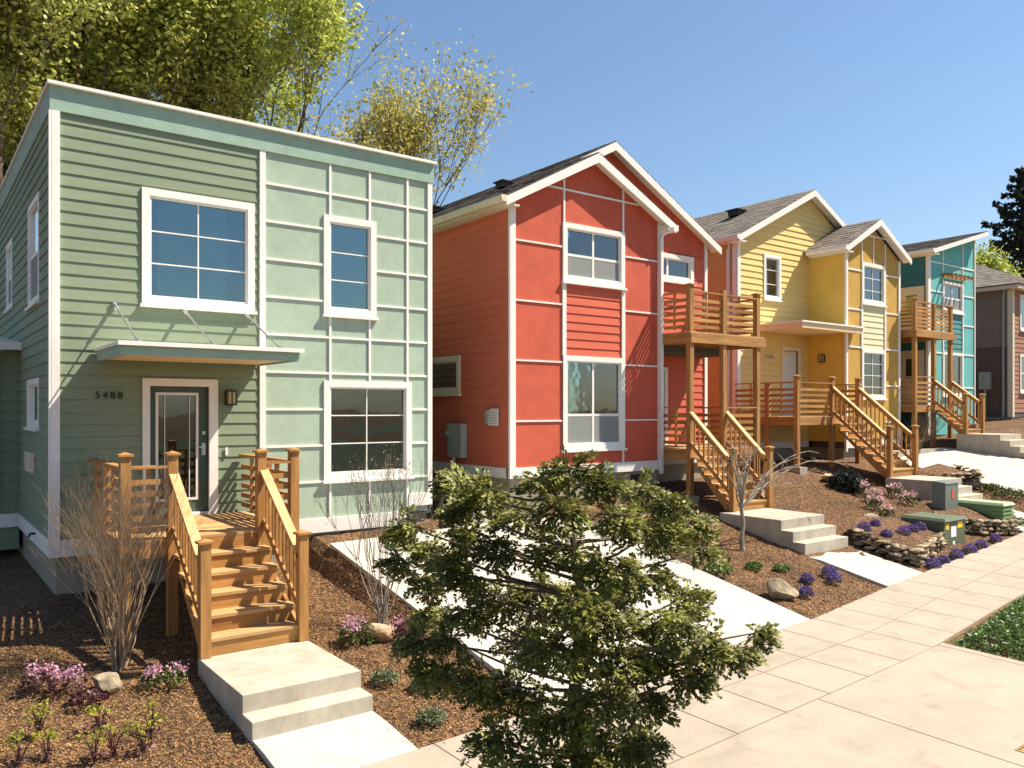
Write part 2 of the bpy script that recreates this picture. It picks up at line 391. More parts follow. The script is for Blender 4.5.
def lap(mb, pl, hull, holes=(), e=.187, zbase=-10, out=.0175, base=.002):
    us = [p[0] for p in hull]; zs = [p[1] for p in hull]
    k = int(math.floor((min(zs)-zbase)/e)); z = zbase+k*e
    while z < max(zs):
        for r in cut([(min(us), max(us), z, z+e)], holes):
            pg = clip(rect(*r), hull)
            if len(pg) < 3: continue
            f = [pl.p(u, zz, base+.004+out*(1-(zz-z)/e)) for u, zz in pg]; b = [pl.p(u, zz, base) for u, zz in pg]
            mb.poly(f, b)
        z += e
def sheet(mb, pl, hull, holes, o0, o1):
    us = [p[0] for p in hull]; zs = [p[1] for p in hull]
    for r in cut([(min(us), max(us), min(zs), max(zs))], holes):
        pg = clip(rect(*r), hull)
        if len(pg) > 2: pl.prism(mb, pg, o0, o1)
def window(parent, pl, u0, u1, z0, z1, cw=.115, rows=(), cols=(), gl='glass_a', trim='white', blind=None, sillm=None, proud=.05, base=.0, screen=None, cwt=None, thick=.02, name='window', sill=True):
    """casing around a recessed pane; returns the hole it needs"""
    g0, g1, h0, h1 = u0+cw, u1-cw, z0+cw*1.05, z1-(cwt or cw)
    mb = MB(); P = base+proud
    pl.box(mb, u0, g0, z0, z1, base, P); pl.box(mb, g1, u1, z0, z1, base, P)
    pl.box(mb, g0, g1, h1, z1, base, P); pl.box(mb, g0, g1, z0, h0, base, P)
    fr = .03   # sash frame inside the casing
    pl.box(mb, g0, g0+fr, h0, h1, -.09, P-.025); pl.box(mb, g1-fr, g1, h0, h1, -.09, P-.025)
    pl.box(mb, g0+fr, g1-fr, h1-fr, h1, -.09, P-.025); pl.box(mb, g0+fr, g1-fr, h0, h0+fr, -.09, P-.025)
    if sill: pl.box(mb, u0-.03, u1+.03, z0-.045, z0+.003, base+.001, P+.045)
    o = mb.build(name, M[trim], parent)
    mb = MB(); pl.box(mb, g0+fr, g1-fr, h0+fr, h1-fr, -.036, -.03); mb.build('pane', M[gl], o)
    if rows or cols:
        mb = MB()
        for c in cols: pl.box(mb, c-thick/2, c+thick/2, h0+fr, h1-fr, -.028, -.012)
        for r in rows: pl.box(mb, g0+fr, g1-fr, r-thick/2, r+thick/2, -.028, -.0125)
        mb.build('sash_bars', M[trim], o)
    if screen is not None:
        mb = MB(); pl.box(mb, g0+fr, g1-fr, h0+fr, screen, -.020, -.018); mb.build('insect_screen', M['screen'], o)
    if blind:
        mb = MB(); z = h0+.04; b0, b1 = blind if isinstance(blind, tuple) else (g0+.03, g1-.03)
        while z < h1-.03:
            p1 = [pl.p(b0, z, -.12), pl.p(b1, z, -.12), pl.p(b1, z+.020, -.08), pl.p(b0, z+.020, -.08)]
            p2 = [pl.p(b0, z+.004, -.12), pl.p(b1, z+.004, -.12), pl.p(b1, z+.024, -.08), pl.p(b0, z+.024, -.08)]
            mb.poly(p1, p2); z += .042
        mb.build('blind', M['blind'], o)
    return (g0, g1, h0, h1)
def hole(u0, u1, z0, z1, cw=.115, cwt=None): return (u0+cw, u1-cw, z0+cw*1.05, z1-(cwt or cw))
FR = lambda y: Plane('front', y)
LF = lambda x: Plane('left', x)
RT = lambda x: Plane('right', x)
def shingles(mb, corners, nrow, thick=.05):
    """a roof slope: corners = eave0, eave1, ridge1, ridge0; courses of slightly lifted shingles cut into tabs"""
    e0, e1, r1, r0 = [Vector(c) for c in corners]
    n = (e1-e0).cross(r0-e0).normalized()
    if n.z < 0: n = -n
    mb.poly([e0, e1, r1, r0], [p-n*thick for p in (e0, e1, r1, r0)])
    for i in range(nrow):
        a0, a1 = e0.lerp(r0, i/nrow), e1.lerp(r1, i/nrow); b0, b1 = e0.lerp(r0, (i+1)/nrow), e1.lerp(r1, (i+1)/nrow)
        w_ = (a1-a0).length; t = -random.random()*.3/w_*1.0; t = max(t, 0)
        while t < 1:
            t2 = min(1, t+random.uniform(.22, .42)/w_); lift = random.uniform(.008, .018)
            q = [a0.lerp(a1, t)+n*(lift+.004), a0.lerp(a1, t2)+n*(lift+.004), b0.lerp(b1, t2)+n*.004, b0.lerp(b1, t)+n*.004]
            mb.poly(q, [p-n*(.003 if k > 1 else lift+.002) for k, p in enumerate(q)]); t = t2
def text_part(body, size, origin, parent, m, name='house_number', depth=.006, sx=1):
    c = bpy.data.curves.new(name, 'FONT'); c.body = body; c.size = size; c.extrude = depth; c.space_character = 1.35
    o = bpy.data.objects.new(name+'_tmp', c); COL.objects.link(o); bpy.context.view_layer.update()
    me = bpy.data.meshes.new_from_object(o.evaluated_get(bpy.context.evaluated_depsgraph_get())); bpy.data.objects.remove(o)
    me.name = name; me.materials.clear(); me.materials.append(m)
    R = root_of(parent).location
    for v in me.vertices:
        x, y, z = v.co; v.co = (origin[0]+x*sx-R.x, origin[1]-z-R.y, origin[2]+y-R.z)
    q = bpy.data.objects.new(name, me); COL.objects.link(q); q.parent = parent
    return q
def downspout(parent, x, y, z0, z1, kick=.25, m='white', r=.042):
    mb = MB(); mb.beam((x, y, z0), (x, y, z1-.28), .085, .07, (0, 1, 0))
    mb.tube([(x, y, z1-.3), (x, y-.04, z1-.17), (x+kick*.6, y-kick*.5, z1-.10), (x+kick, y-kick, z1)], [r]*4, 8)
    return mb.build('downspout', M[m], parent)
def wall_lamp(parent, pl, u, z):
    mb = MB(); pl.box(mb, u-.085, u+.085, z-.12, z+.12, .0, .03); pl.box(mb, u-.08, u+.08, z+.10, z+.125, .03, .14); pl.box(mb, u-.08, u+.08, z-.125, z-.10, .03, .14)
    for s_ in (-1, 1): pl.box(mb, u+s_*.07-.008, u+s_*.07+.008, z-.1, z+.1, .12, .14)
    pl.box(mb, u-.008, u+.008, z-.1, z+.1, .128, .14)
    o = mb.build('wall_lamp', M['dark_metal'], parent); mb = MB(); pl.box(mb, u-.06, u+.06, z-.1, z+.1, .035, .12); mb.build('lamp_glass', M['lampglass'], o)

# ================================================================== GREEN HOUSE
gh = thing('house', (5.0, 18.0, -2.75), 'sage green flat roofed house at the left with a canopy over its door', 'house', 'colourful houses along the pavement')
F = FR(13.7); Lw = LF(1.77)
W1 = (3.0, 4.78, 1.66, 3.49); W2 = (6.03, 7.07, 1.71, 3.5); W3 = (6.03, 7.82, -1.27, .53); DR = (3.12, 4.03, -1.69, .38)
holes = [hole(*W1), hole(*W2), hole(*W3), DR]
mb = MB(); sheet(mb, F, rect(1.80, 8.27, -2.0, 4.6), holes, -.16, 0)
mb.box(8.13, 8.27, 13.87, 24, -2.0, 4.6); mb.box(1.8, 8.27, 24, 24.15, -2.0, 4.6)
LH = [hole(14.95, 16.35, 1.75, 3.5, .1), hole(18.9, 20.0, 2.05, 3.42, .1), hole(14.98, 16.5, -.3, .52, .1)]
sheet(mb, Lw, rect(13.87, 24, -2.0, 4.6), LH, -.16, -.02)
mb.box(1.95, 8.1, 13.9, 23.9, 1.0, 1.2)
mb.build('wall', M['dark_room'], gh)
mb = MB(); lap(mb, F, rect(1.87, 4.87, -1.93, 4.44), [W1, (3.01, 4.17, -1.9, .5)], zbase=-1.897)
mb.build('lap_siding', M['green_lap'], gh); mb = MB(); lap(mb, Lw, rect(13.70, 24, -1.93, 4.44), [(14.95, 16.35, 1.75, 3.5), (18.9, 20.0, 2.05, 3.42), (14.98, 16.5, -.3, .52)], zbase=-1.897)
mb.build('lap_siding', M['green_lap'], gh); mb = MB(); lap(mb, RT(8.27), rect(13.71, 24, -1.93, 4.42), zbase=-1.897); mb.build('lap_siding', M['green_lap'], gh)
mb = MB(); sheet(mb, F, rect(4.97, 8.19, -1.95, 4.44), [W2, W3], .001, .012); mb.build('stucco_panel', M['green_stucco'], gh)
mb = MB(); mb.box(1.735, 8.31, 13.645, 13.70, 4.42, 4.782); mb.box(1.735, 1.76, 13.70, 24.1, 4.42, 4.782); mb.box(8.28, 8.31, 13.7, 24.1, 4.42, 4.782); mb.box(1.76, 8.28, 24.0, 24.1, 4.42, 4.782)
mb.build('parapet_band', M['green_band'], gh)
mb = MB(); mb.box(1.70, 8.345, 13.575, 24.2, 4.784, 4.832); mb.build('roof', M['white'], gh)
# white battens
mb = MB(); z0 = 3.866; ht = .04
F.box(mb, 1.76, 1.87, -2.18, 4.42, .0, .055); F.box(mb, 4.87, 4.97, -2.18, 4.42, .0, .045); F.box(mb, 8.18, 8.28, -1.84, 4.42, 0, .045)
mb.box(1.725, 1.7585, 13.647, 13.72, -2.18, 4.42)
F.box(mb, 1.872, 3.01, -2.18, -1.93, 0, .05); F.box(mb, 3.01, 4.868, -2.18, -1.93, 0, .05); F.box(mb, 4.972, 7.76, -2.18, -1.93, 0, .05); F.box(mb, 7.762, 8.178, -1.84, -1.60, 0, .05)
mb.box(1.73, 1.768, 13.80, 17.6, -2.18, -1.93)
for k in range(9):
    z = 3.882-.645*k
    for a, b, _, _ in cut([(4.972, 8.178, z-ht/2, z+ht/2)], [W2, W3]):
        if b-a > .02: F.box(mb, a, b, z-ht/2, z+ht/2, .013, .036)
for u in (6.155, 6.94, 7.735):
    for _, _, a, b in cut([(u-.022, u+.022, -1.93, 4.42)], [W2, W3]):
        if b-a > .05: F.box(mb, u-.022, u+.022, a, b, .013, .0385)
mb.build('trim', M['white'], gh)
mb = MB(); mb.box(1.83, 8.2, 13.76, 24, -3.2, -2.0); mb.build('foundation', M['foundation'], gh)
window(gh, F, *W1, rows=(2.83, 2.32), cols=(3.87,), blind=(3.26, 4.35))
window(gh, F, *W2, rows=(2.85, 2.35), blind=True)
window(gh, F, *W3, rows=(-.10, -.61), cols=(6.90,), gl='glass_b', blind=(6.3, 6.6))
window(gh, Lw, 14.95, 16.35, 1.75, 3.5, .1, rows=(2.6,), thick=.05, base=.0, screen=2.6, proud=.025)
window(gh, Lw, 18.9, 20.0, 2.05, 3.42, .1, rows=(2.7,), thick=.05, screen=2.7, proud=.025)
window(gh, Lw, 14.98, 16.5, -.3, .52, .1, gl='glass_b', proud=.025)
# front door
mb = MB(); F.box(mb, 3.01, 3.12, -1.72, .50, .0, .05); F.box(mb, 4.03, 4.17, -1.72, .50, 0, .05); F.box(mb, 3.12, 4.03, .38, .50, 0, .05)
F.box(mb, 3.12, 4.03, -1.72, -1.66, -.12, .06); dc = mb.build('door_casing', M['white'], gh)
mb = MB(); sheet(mb, F, rect(3.12, 4.03, -1.66, .38), [(3.26, 3.84, -1.42, .24)], -.10, -.05); dr = mb.build('door', M['green_dark'], gh)
mb = MB(); sheet(mb, F, rect(3.22, 3.88, -1.46, .28), [(3.26, 3.84, -1.42, .24)], -.0495, -.035)
for u in (3.36, 3.74): F.box(mb, u-.006, u+.006, -1.42, .24, -.052, -.045)
mb.build('glazing_frame', M['white'], dr)
mb = MB(); F.box(mb, 3.26, 3.84, -1.42, .24, -.075, -.068); mb.build('pane', M['glass_b'], dr)
mb = MB(); F.box(mb, 3.93, 3.99, -.74, -.54, -.05, -.03); F.box(mb, 3.88, 3.98, -.62, -.595, -.03, .02); F.box(mb, 3.935, 3.985, -.40, -.35, -.05, -.02); mb.build('handle', M['steel'], dr)
wall_lamp(gh, FR(13.67), 4.365, .2)
mb = MB(); F.box(mb, 4.29, 4.33, -.75, -.62, .03, .05); mb.build('doorbell', M['white'], gh)
text_part('5488', .155, (2.34, 13.665, .175), gh, M['black'])
mb = MB(); Lw.box(mb, 15.5, 16.5, -1.05, -.72, .02, .05)
for k in range(5): Lw.box(mb, 15.55, 16.45, -1.0+k*.06, -.97+k*.06, .05, .075)
mb.build('vent', M['cream'], gh)
mb = MB(); mb.tube([(1.73, 15.2, -2.0), (1.66, 15.2, -2.0), (1.63, 15.2, -2.05)], [.02, .025, .02], 8); mb.build('garden_tap', M['dark_metal'], gh)
# bump out on the left side with its own little roof
mb = MB(); lap(mb, FR(17.8), rect(.2, 1.75, -1.93, 1.1), zbase=-1.897); mb.box(.25, 1.76, 17.8, 21, -2.6, 1.1); mb.build('bay_wall', M['green_lap'], gh)
mb = MB(); mb.poly([(1.76, 17.35, 1.10), (-.1, 17.35, 1.10), (-.1, 17.35, 1.20), (1.76, 17.35, 1.24)], [(1.76, 21, 1.45), (-.1, 21, 1.45), (-.1, 21, 1.55), (1.76, 21, 1.6)])
mb.box(.2, 1.76, 17.74, 17.8, -2.18, -1.93); mb.box(1.28, 1.42, 17.72, 17.78, -1.9, 1.05); mb.build('bay_roof', M['white'], gh)
# canopy
mb = MB(); mb.box(2.33, 4.90, 11.90, 13.66, .885, .93); mb.box(2.31, 4.92, 11.86, 11.90, .875, .935)
cn = mb.build('canopy', M['white'], gh)
mb = MB(); mb.box(2.36, 4.87, 11.93, 12.0, .745, .884); mb.box(2.36, 2.42, 12.0, 13.64, .745, .884); mb.box(4.81, 4.87, 12.0, 13.64, .745, .884); mb.build('canopy_beam', M['green_band'], cn)
mb = MB(); mb.box(2.425, 4.805, 12.005, 13.63, .765, .82); mb.build('canopy_soffit', M['soffit'], cn)
for x in (2.61, 3.62, 4.62):
    mb = MB(); mb.tube([(x, 13.66, 1.62), (x, 12.10, .95)], [.013]*2, 6); mb.tube([(x, 13.66, 1.62), (x, 13.5, 1.55)], [.028]*2, 8); mb.tube([(x, 12.2, .99), (x, 12.05, .93)], [.026]*2, 8)
    mb.box(x-.03, x+.03, 13.64, 13.668, 1.57, 1.67); mb.box(x-.02, x+.02, 11.95, 12.15, .93, .965)
    mb.build('stay_rod', M['steel'], cn)

# ================================================================== RED HOUSE
rh = thing('house', (13.0, 19.0, -1.9), 'brick red gabled house with white trim next to the sage green one', 'house', 'colourful houses along the pavement')
F = FR(13.4); F2 = FR(14.5); Lw = LF(9.98)
R1 = (11.37, 13.22, 2.77, 4.05); R2 = (11.37, 13.22, -.87, 1.18); R3 = (15.0, 16.86, 3.34, 4.05)
hullb = [(9.98, -1.4), (14.4, -1.4), (14.4, 4.48), (12.19, 5.52), (9.98, 4.48)]
hullm = [(14.4, -1.4), (17.4, -1.4), (17.4, 4.46), (14.4, 6.02)]
hulltop = [(9.98, 4.35), (14.4, 4.35), (14.4, 6.03), (13.74, 6.36), (9.98, 4.4)]
mb = MB(); sheet(mb, F, hullb, [hole(*R1), hole(*R2)], -.16, 0)
sheet(mb, F2, hullm, [hole(*R3)], -.16, 0); sheet(mb, F2, hulltop, [], -.16, 0)
mb.box(14.24, 14.40, 13.57, 14.5, -1.4, 4.4); mb.box(17.24, 17.4, 14.67, 24.5, -1.4, 4.45); mb.box(9.98, 17.4, 24.5, 24.66, -1.4, 4.3)
RW = (15.23, 16.9, .36, 1.22)
sheet(mb, Lw, rect(13.57, 24.5, -1.4, 4.4), [hole(*RW)], -.16, 0)
mb.box(10.2, 17.2, 13.6, 24.4, 1.4, 1.6)
mb.build('wall', M['dark_room'], rh)
mb = MB(); hs = [(11.41, 13.18, -1.2, 4.06)]
sheet(mb, F, [(10.09, -1.4), (14.32, -1.4), (14.32, 4.50), (12.19, 5.50), (10.09, 4.5)], hs, .001, .012)
sheet(mb, F, rect(11.42, 13.17, -1.2, -.86), [], .001, .011)
sheet(mb, F2, [(14.4, 4.1), (17.3, 4.1), (17.3, 4.52), (14.4, 6.0)], [R3], .001, .012); sheet(mb, F2, hulltop, [], .001, .011)
mb.build('stucco_panel', M['red_stucco'], rh)
mb = MB(); lap(mb, F, rect(11.45, 13.14, 1.17, 2.76), zbase=1.17)
mb.build('lap_siding', M['red_lap'], rh); mb = MB(); lap(mb, F2, rect(14.4, 17.31, -1.2, 4.08), [R3, (14.9, 15.85, -.9, 1.1)], zbase=-1.2)
mb.build('lap_siding', M['red_lap'], rh)
mb = MB(); lap(mb, Lw, rect(13.41, 24.5, -1.2, 4.4), [RW], zbase=-1.2, out=.010); mb.build('side_siding', M['red_side'], rh); mb = MB(); lap(mb, RT(17.4), rect(14.5, 24.5, -1.2, 4.4), zbase=-1.2); mb.build('side_siding', M['red_stucco'], rh)
mb = MB(); tb = .035
F.box(mb, 9.97, 10.09, -1.41, 4.45, 0, .05); F.box(mb, 14.32, 14.41, -1.41, 4.42, 0, .05); mb.box(9.94, 9.968, 13.352, 13.41, -1.41, 4.4)
F.box(mb, 10.092, 14.318, -1.41, -1.19, 0, .045); mb.box(9.94, 9.975, 13.52, 24.5, -1.41, -1.2)
for u in (11.41, 13.18):
    F.box(mb, u-.05, u+.05, 1.18, 2.77, .013, .046); F.box(mb, u-.022, u+.022, 4.05, 5.48-abs(u-12.19)*.47, .013, .04)
F.box(mb, 13.158, 13.202, -1.19, -.92, .013, .04)
for z in (3.51, 2.27, 1.03, -.23):
    F.box(mb, 10.092, 11.355, z-tb/2, z+tb/2, .013, .036); F.box(mb, 13.235, 14.318, z-tb/2, z+tb/2, .013, .036)
F.box(mb, 10.72, 13.70, 4.735, 4.775, .013, .034)
F2.box(mb, 17.30, 17.41, -1.41, 4.5, 0, .05); F2.box(mb, 14.41, 17.298, -1.41, -1.2, 0, .045)
F.box(mb, 11.37, 11.46, -.87, 1.18, .013, .03)
mb.build('trim', M['white'], rh)
mb = MB(); mb.box(10.02, 14.36, 13.45, 24.4, -3.0, -1.41); mb.box(14.36, 17.36, 14.55, 24.4, -3.0, -1.41); mb.build('foundation', M['foundation'], rh)
window(rh, F, *R1, cols=(12.29,), rows=(3.37,), thick=.055, screen=3.35)
window(rh, F, *R2, cols=(12.29,), rows=(-.11,), thick=.055, screen=-.13, gl='glass_a', blind=(11.5, 12.2))
window(rh, F2, *R3, cols=(15.9,), thick=.07)
window(rh, Lw, *RW, trim='cream', gl='glass_b', base=.004)
# roofs
def gable_roof(parent, xl, xr, yf, yb, xa, zl, za, zr, m, nrow=14, trim='white', gut=True):
    mb = MB(); s1 = ((xl, yf, zl), (xl, yb, zl), (xa, yb, za), (xa, yf, za))
    shingles(mb, s1, nrow); shingles(mb, ((xr, yf, zr), (xr, yb, zr), (xa, yb, za), (xa, yf, za)), nrow)
    r = mb.build('roof', M[m], parent)
    mb = MB()   # barge boards along the rakes
    for (xe, ze) in ((xl, zl), (xr, zr)):
        mb.poly([(xe, yf-.025, ze-.03), (xa, yf-.025, za-.03), (xa, yf-.025, za-.23), (xe, yf-.025, ze-.21)],
                [(xe, yf+.02, ze-.03), (xa, yf+.02, za-.03), (xa, yf+.02, za-.23), (xe, yf+.02, ze-.21)])
    mb.build('barge_board', M[trim], r)
    mb = MB()   # soffit under the overhang
    for (xe, ze) in ((xl, zl), (xr, zr)):
        mb.poly([(xe, yf+.022, ze-.10), (xa, yf+.022, za-.10), (xa, yf+.022, za-.12), (xe, yf+.022, ze-.12)],
                [(xe, yf+.30, ze-.10), (xa, yf+.30, za-.10), (xa, yf+.30, za-.12), (xe, yf+.30, ze-.12)])
    mb.build('soffit', M[trim], r)
    return r
rf = gable_roof(rh, 9.68, 17.70, 14.23, 25, 13.77, 4.31, 6.49, 4.40, 'shingle_dark')
mb = MB(); sh = ((9.68, 13.13, 4.31), (9.68, 14.23, 4.31), (12.19, 14.23, 5.64), (12.19, 13.13, 5.64)); shingles(mb, sh, 10)
shingles(mb, ((14.68, 13.13, 4.40), (14.68, 15.2, 4.40), (12.19, 15.2, 5.62), (12.19, 13.13, 5.64)), 10)
rb = mb.build('roof', M['shingle_dark'], rh)
mb = MB(); yf = 13.13
for (xe, ze) in ((9.68, 4.31), (14.68, 4.40)):
    mb.poly([(xe, yf-.025, ze-.03), (12.19, yf-.025, 5.61), (12.19, yf-.025, 5.41), (xe, yf-.025, ze-.21)], [(xe, yf+.02, ze-.03), (12.19, yf+.02, 5.61), (12.19, yf+.02, 5.41), (xe, yf+.02, ze-.21)])
    mb.poly([(xe, yf+.022, ze-.10), (12.19, yf+.022, 5.54), (12.19, yf+.022, 5.52), (xe, yf+.022, ze-.12)], [(xe, yf+.27, ze-.10), (12.19, yf+.27, 5.54), (12.19, yf+.27, 5.52), (xe, yf+.27, ze-.12)])
mb.build('barge_board', M['white'], rb)
def gutter(parent, x, y0, y1, z, m='cream'):
    mb = MB()
    sec = [(-.13, 0), (-.14, -.05), (-.10, -.13), (0, -.13), (0, 0)]
    mb.poly([(x+a, y0, z+b) for a, b in sec], [(x+a, y1, z+b) for a, b in sec]); mb.box(x, x+.35, y0+.04, y1, z-.17, z-.135)
    return mb.build('gutter', M[m], parent)
gutter(rh, 9.68, 13.10, 25, 4.30)
mb = MB(); mb.box(14.40, 14.76, 13.12, 15.2, 4.24, 4.38); mb.build('gutter', M['white'], rh)
downspout(rh, 14.36, 13.30, -1.5, 4.3, .2)
for y_, h_ in ((15.8, .10), (18.9, .10), (22.3, .1)):
    mb = MB(); x_ = 11.6; z_ = 4.31+(x_-9.68)*.533; mb.box(x_-.15, x_+.12, y_-.16, y_+.16, z_, z_+h_+.02); mb.box(x_-.2, x_+.16, y_-.2, y_+.2, z_+.02+h_, z_+.05+h_); mb.build('roof_vent', M['dark_metal'], rf)
mb = MB(); mb.tube([(10.9, 23.2, 4.7), (10.9, 23.2, 5.75)], [.05]*2, 8); mb.build('vent_pipe', M['dark_metal'], rf)
Lr = LF(9.95)
mb = MB(); Lr.box(mb, 14.95, 15.5, -1.05, -.30, 0, .16); em = mb.build('electric_meter', M['grey_metal'], rh)
mb = MB(); mb.tube([(9.80, 15.25, -1.05), (9.80, 15.25, -2.4)], [.035]*2, 8); mb.build('conduit', M['grey_metal'], em)
mb = MB(); mb.tube([(9.79, 15.5, -.52), (9.70, 15.5, -.52)], [.08, .075], 12); mb.build('dial', M['steel'], em)
mb = MB()
for k in range(6): Lr.box(mb, 13.72, 14.0, -.32+k*.055, -.285+k*.055, .04, .11+.01*(k % 2))
Lr.box(mb, 13.75, 13.97, -.33, .03, 0, .07); mb.build('wall_vent', M['white'], rh)
mb = MB(); Lr.box(mb, 14.02, 14.2, -.29, -.02, 0, .05); mb.build('outlet_box', M['grey_metal'], rh)
for y_ in (14.1, 17.5):
    mb = MB(); mb.box(9.99, 10.03, y_, y_+.42, -1.68, -1.48); mb.build('foundation_vent', M['dark_metal'], rh)
for x_ in (10.7, 13.5):
    mb = MB(); mb.box(x_, x_+.42, 13.42, 13.46, -1.68, -1.5); mb.build('foundation_vent', M['dark_metal'], rh)
mb = MB(); F2.box(mb, 14.9, 15.0, -.9, 1.1, .0, .05); F2.box(mb, 15.75, 15.85, -.9, 1.1, 0, .05); F2.box(mb, 15.0, 15.75, 1.0, 1.1, 0, .05); F2.box(mb, 15.0, 15.75, -.9, 1.0, -.0, .02); mb.build('door', M['white'], rh)

# ================================================================== YELLOW HOUSE
yh = thing('house', (23.5, 20.0, -1.6), 'yellow gabled house with an ochre panelled front wing', 'house', 'colourful houses along the pavement')
F = FR(14.2); F2 = FR(15.5); Lw = LF(20.0); Lb = LF(23.65)
Y1 = (24.59, 26.02, 3.42, 4.75); Y2 = (24.59, 26.02, .37, 1.95); YM = (21.28, 22.15, 3.43, 4.83)
mb = MB(); hb = [(23.65, -1.2), (26.95, -1.2), (26.95, 5.05), (25.3, 5.95), (23.65, 5.05)]
sheet(mb, F, hb, [hole(*Y1), hole(*Y2)], -.16, 0)
hm = [(20.0, -1.2), (27.2, -1.2), (27.2, 5.2), (23.6, 7.02), (20.0, 5.2)]
sheet(mb, F2, hm, [hole(*YM, .1), (22.3, 23.1, -.2, 1.88), (23.9, 26.8, -1.1, 4.9)], -.16, 0)
sheet(mb, Lw, rect(15.67, 26, -1.2, 5.2), [], -.16, 0); mb.box(26.79, 26.95, 14.37, 15.34, -1.2, 5.0); mb.box(27.04, 27.2, 15.67, 26, -1.2, 5.2); mb.box(20, 27.2, 26, 26.16, -1.2, 5.2)
mb.box(23.655, 23.8, 14.37, 15.34, -1.2, 5.0); mb.box(20.3, 26.7, 15.8, 25.8, 2.4, 2.6)
mb.build('wall', M['dark_room'], yh)
mb = MB(); lap(mb, F2, [(20.12, -1.0), (23.65, -1.0), (23.65, 6.95), (20.12, 5.2)], [YM, (22.2, 23.2, -.3, 2.0)], zbase=-1.0, out=.024)
mb.build('lap_siding', M['yellow_lap'], yh); mb = MB(); lap(mb, F2, [(23.65, 4.9), (27.0, 5.0), (23.65, 7.0)], [], zbase=-1.0, out=.024)
mb.build('lap_siding', M['yellow_lap'], yh)
mb = MB(); sheet(mb, Lb, rect(14.2, 15.5, -1.0, 5.0), [], .001, .012); mb.build('wing_side', M['yellow_side'], yh)
mb = MB(); lap(mb, Lw, rect(15.5, 26, -1.0, 5.15), zbase=-1.0, out=.016); mb.build('side_siding', M['orange_side'], yh); mb = MB(); sheet(mb, RT(26.95), rect(14.25, 15.5, -1.2, 5.0), [], .001, .012); lap(mb, RT(27.2), rect(15.55, 26, -1.0, 5.1), zbase=-1.0); mb.build('wing_side', M['yellow_side'], yh)
mb = MB(); sheet(mb, F, [(23.75, -1.2), (26.86, -1.2), (26.86, 5.02), (25.3, 5.9), (23.75, 5.0)], [(24.62, 26.0, .38, 4.74)], .001, .012)
mb.build('stucco_panel', M['ochre'], yh)
mb = MB(); lap(mb, F, rect(24.65, 25.98, 1.94, 3.43), zbase=1.94); mb.build('accent_siding', M['cream_lap'], yh)
mb = MB(); F.box(mb, 23.64, 23.76, -1.2, 5.0, 0, .05); F.box(mb, 26.85, 26.96, -1.2, 5.0, 0, .05); F2.box(mb, 19.99, 20.12, -1.2, 5.2, 0, .05); mb.box(19.95, 19.988, 15.5, 15.62, -1.2, 5.15)
for u in (24.60, 26.01):
    F.box(mb, u-.045, u+.045, 1.95, 3.42, .013, .046); F.box(mb, u-.02, u+.02, 4.75, 5.86-abs(u-25.3)*.55, .013, .04)
F.box(mb, 25.28, 25.32, 4.76, 5.62, .013, .035)
for z in (4.45, 3.2, 2.0, .8, -.4):
    F.box(mb, 23.762, 24.57, z-.025, z+.025, .013, .036); F.box(mb, 26.06, 26.848, z-.025, z+.025, .013, .036)
F.box(mb, 24.30, 26.3, 5.62, 5.66, .013, .034)
F.box(mb, 23.762, 26.848, -1.2, -.98, 0, .045); F2.box(mb, 20.122, 23.64, -1.2, -1.0, 0, .045)
mb.build('trim', M['white'], yh)
mb = MB(); mb.box(20.05, 27.1, 15.56, 25.8, -3, -1.2); mb.box(23.7, 26.9, 14.26, 15.56, -3, -1.2); mb.build('foundation', M['foundation'], yh)
window(yh, F, *Y1, rows=(3.87, 4.27), cols=(25.3,)); window(yh, F, *Y2, rows=(.75, 1.12, 1.5), cols=(25.3,), gl='glass_b', cw=.1, blind=True)
window(yh, F2, *YM, cw=.1, rows=(3.92, 4.36), blind=True)
rf = gable_roof(yh, 19.72, 27.48, 15.2, 26.4, 23.6, 5.18, 7.13, 5.18, 'shingle', 15, 'white')
mb = MB(); shingles(mb, ((23.36, 13.93, 5.10), (23.36, 15.9, 5.10), (25.3, 17.6, 6.18), (25.3, 13.93, 6.18)), 9); shingles(mb, ((27.24, 13.93, 5.10), (27.24, 16, 5.10), (25.3, 17.6, 6.18), (25.3, 13.93, 6.18)), 9)
rb = mb.build('roof', M['shingle'], yh)
mb = MB()
for xe in (23.36, 27.24):
    mb.poly([(xe, 13.905, 5.07), (25.3, 13.905, 6.15), (25.3, 13.905, 5.95), (xe, 13.905, 4.90)], [(xe, 13.95, 5.07), (25.3, 13.95, 6.15), (25.3, 13.95, 5.95), (xe, 13.95, 4.90)])
    mb.poly([(xe, 13.952, 5.0), (25.3, 13.952, 6.08), (25.3, 13.952, 6.06), (xe, 13.952, 4.98)], [(xe, 14.2, 5.0), (25.3, 14.2, 6.08), (25.3, 14.2, 6.06), (xe, 14.2, 4.98)])
mb.build('barge_board', M['white'], rb)
gutter(yh, 23.36, 13.90, 15.3, 5.08, 'white'); gutter(yh, 19.72, 15.15, 26.4, 5.16, 'white')
downspout(yh, 23.60, 14.12, -1.3, 5.0, .01); downspout(yh, 19.92, 15.75, -1.3, 5.1, .01)
for y_ in (17.3, 22.5):
    mb = MB(); x_ = 22.3; z_ = 5.18+(x_-19.72)*.5; mb.box(x_-.18, x_+.18, y_-.2, y_+.2, z_, z_+.16); mb.box(x_-.25, x_+.25, y_-.26, y_+.26, z_+.16, z_+.2); mb.build('roof_vent', M['dark_metal'], rf)
mb = MB(); mb.tube([(21.5, 20.5, 6.0), (21.5, 20.5, 6.75)], [.05]*2, 8); mb.build('vent_pipe', M['dark_metal'], rf)
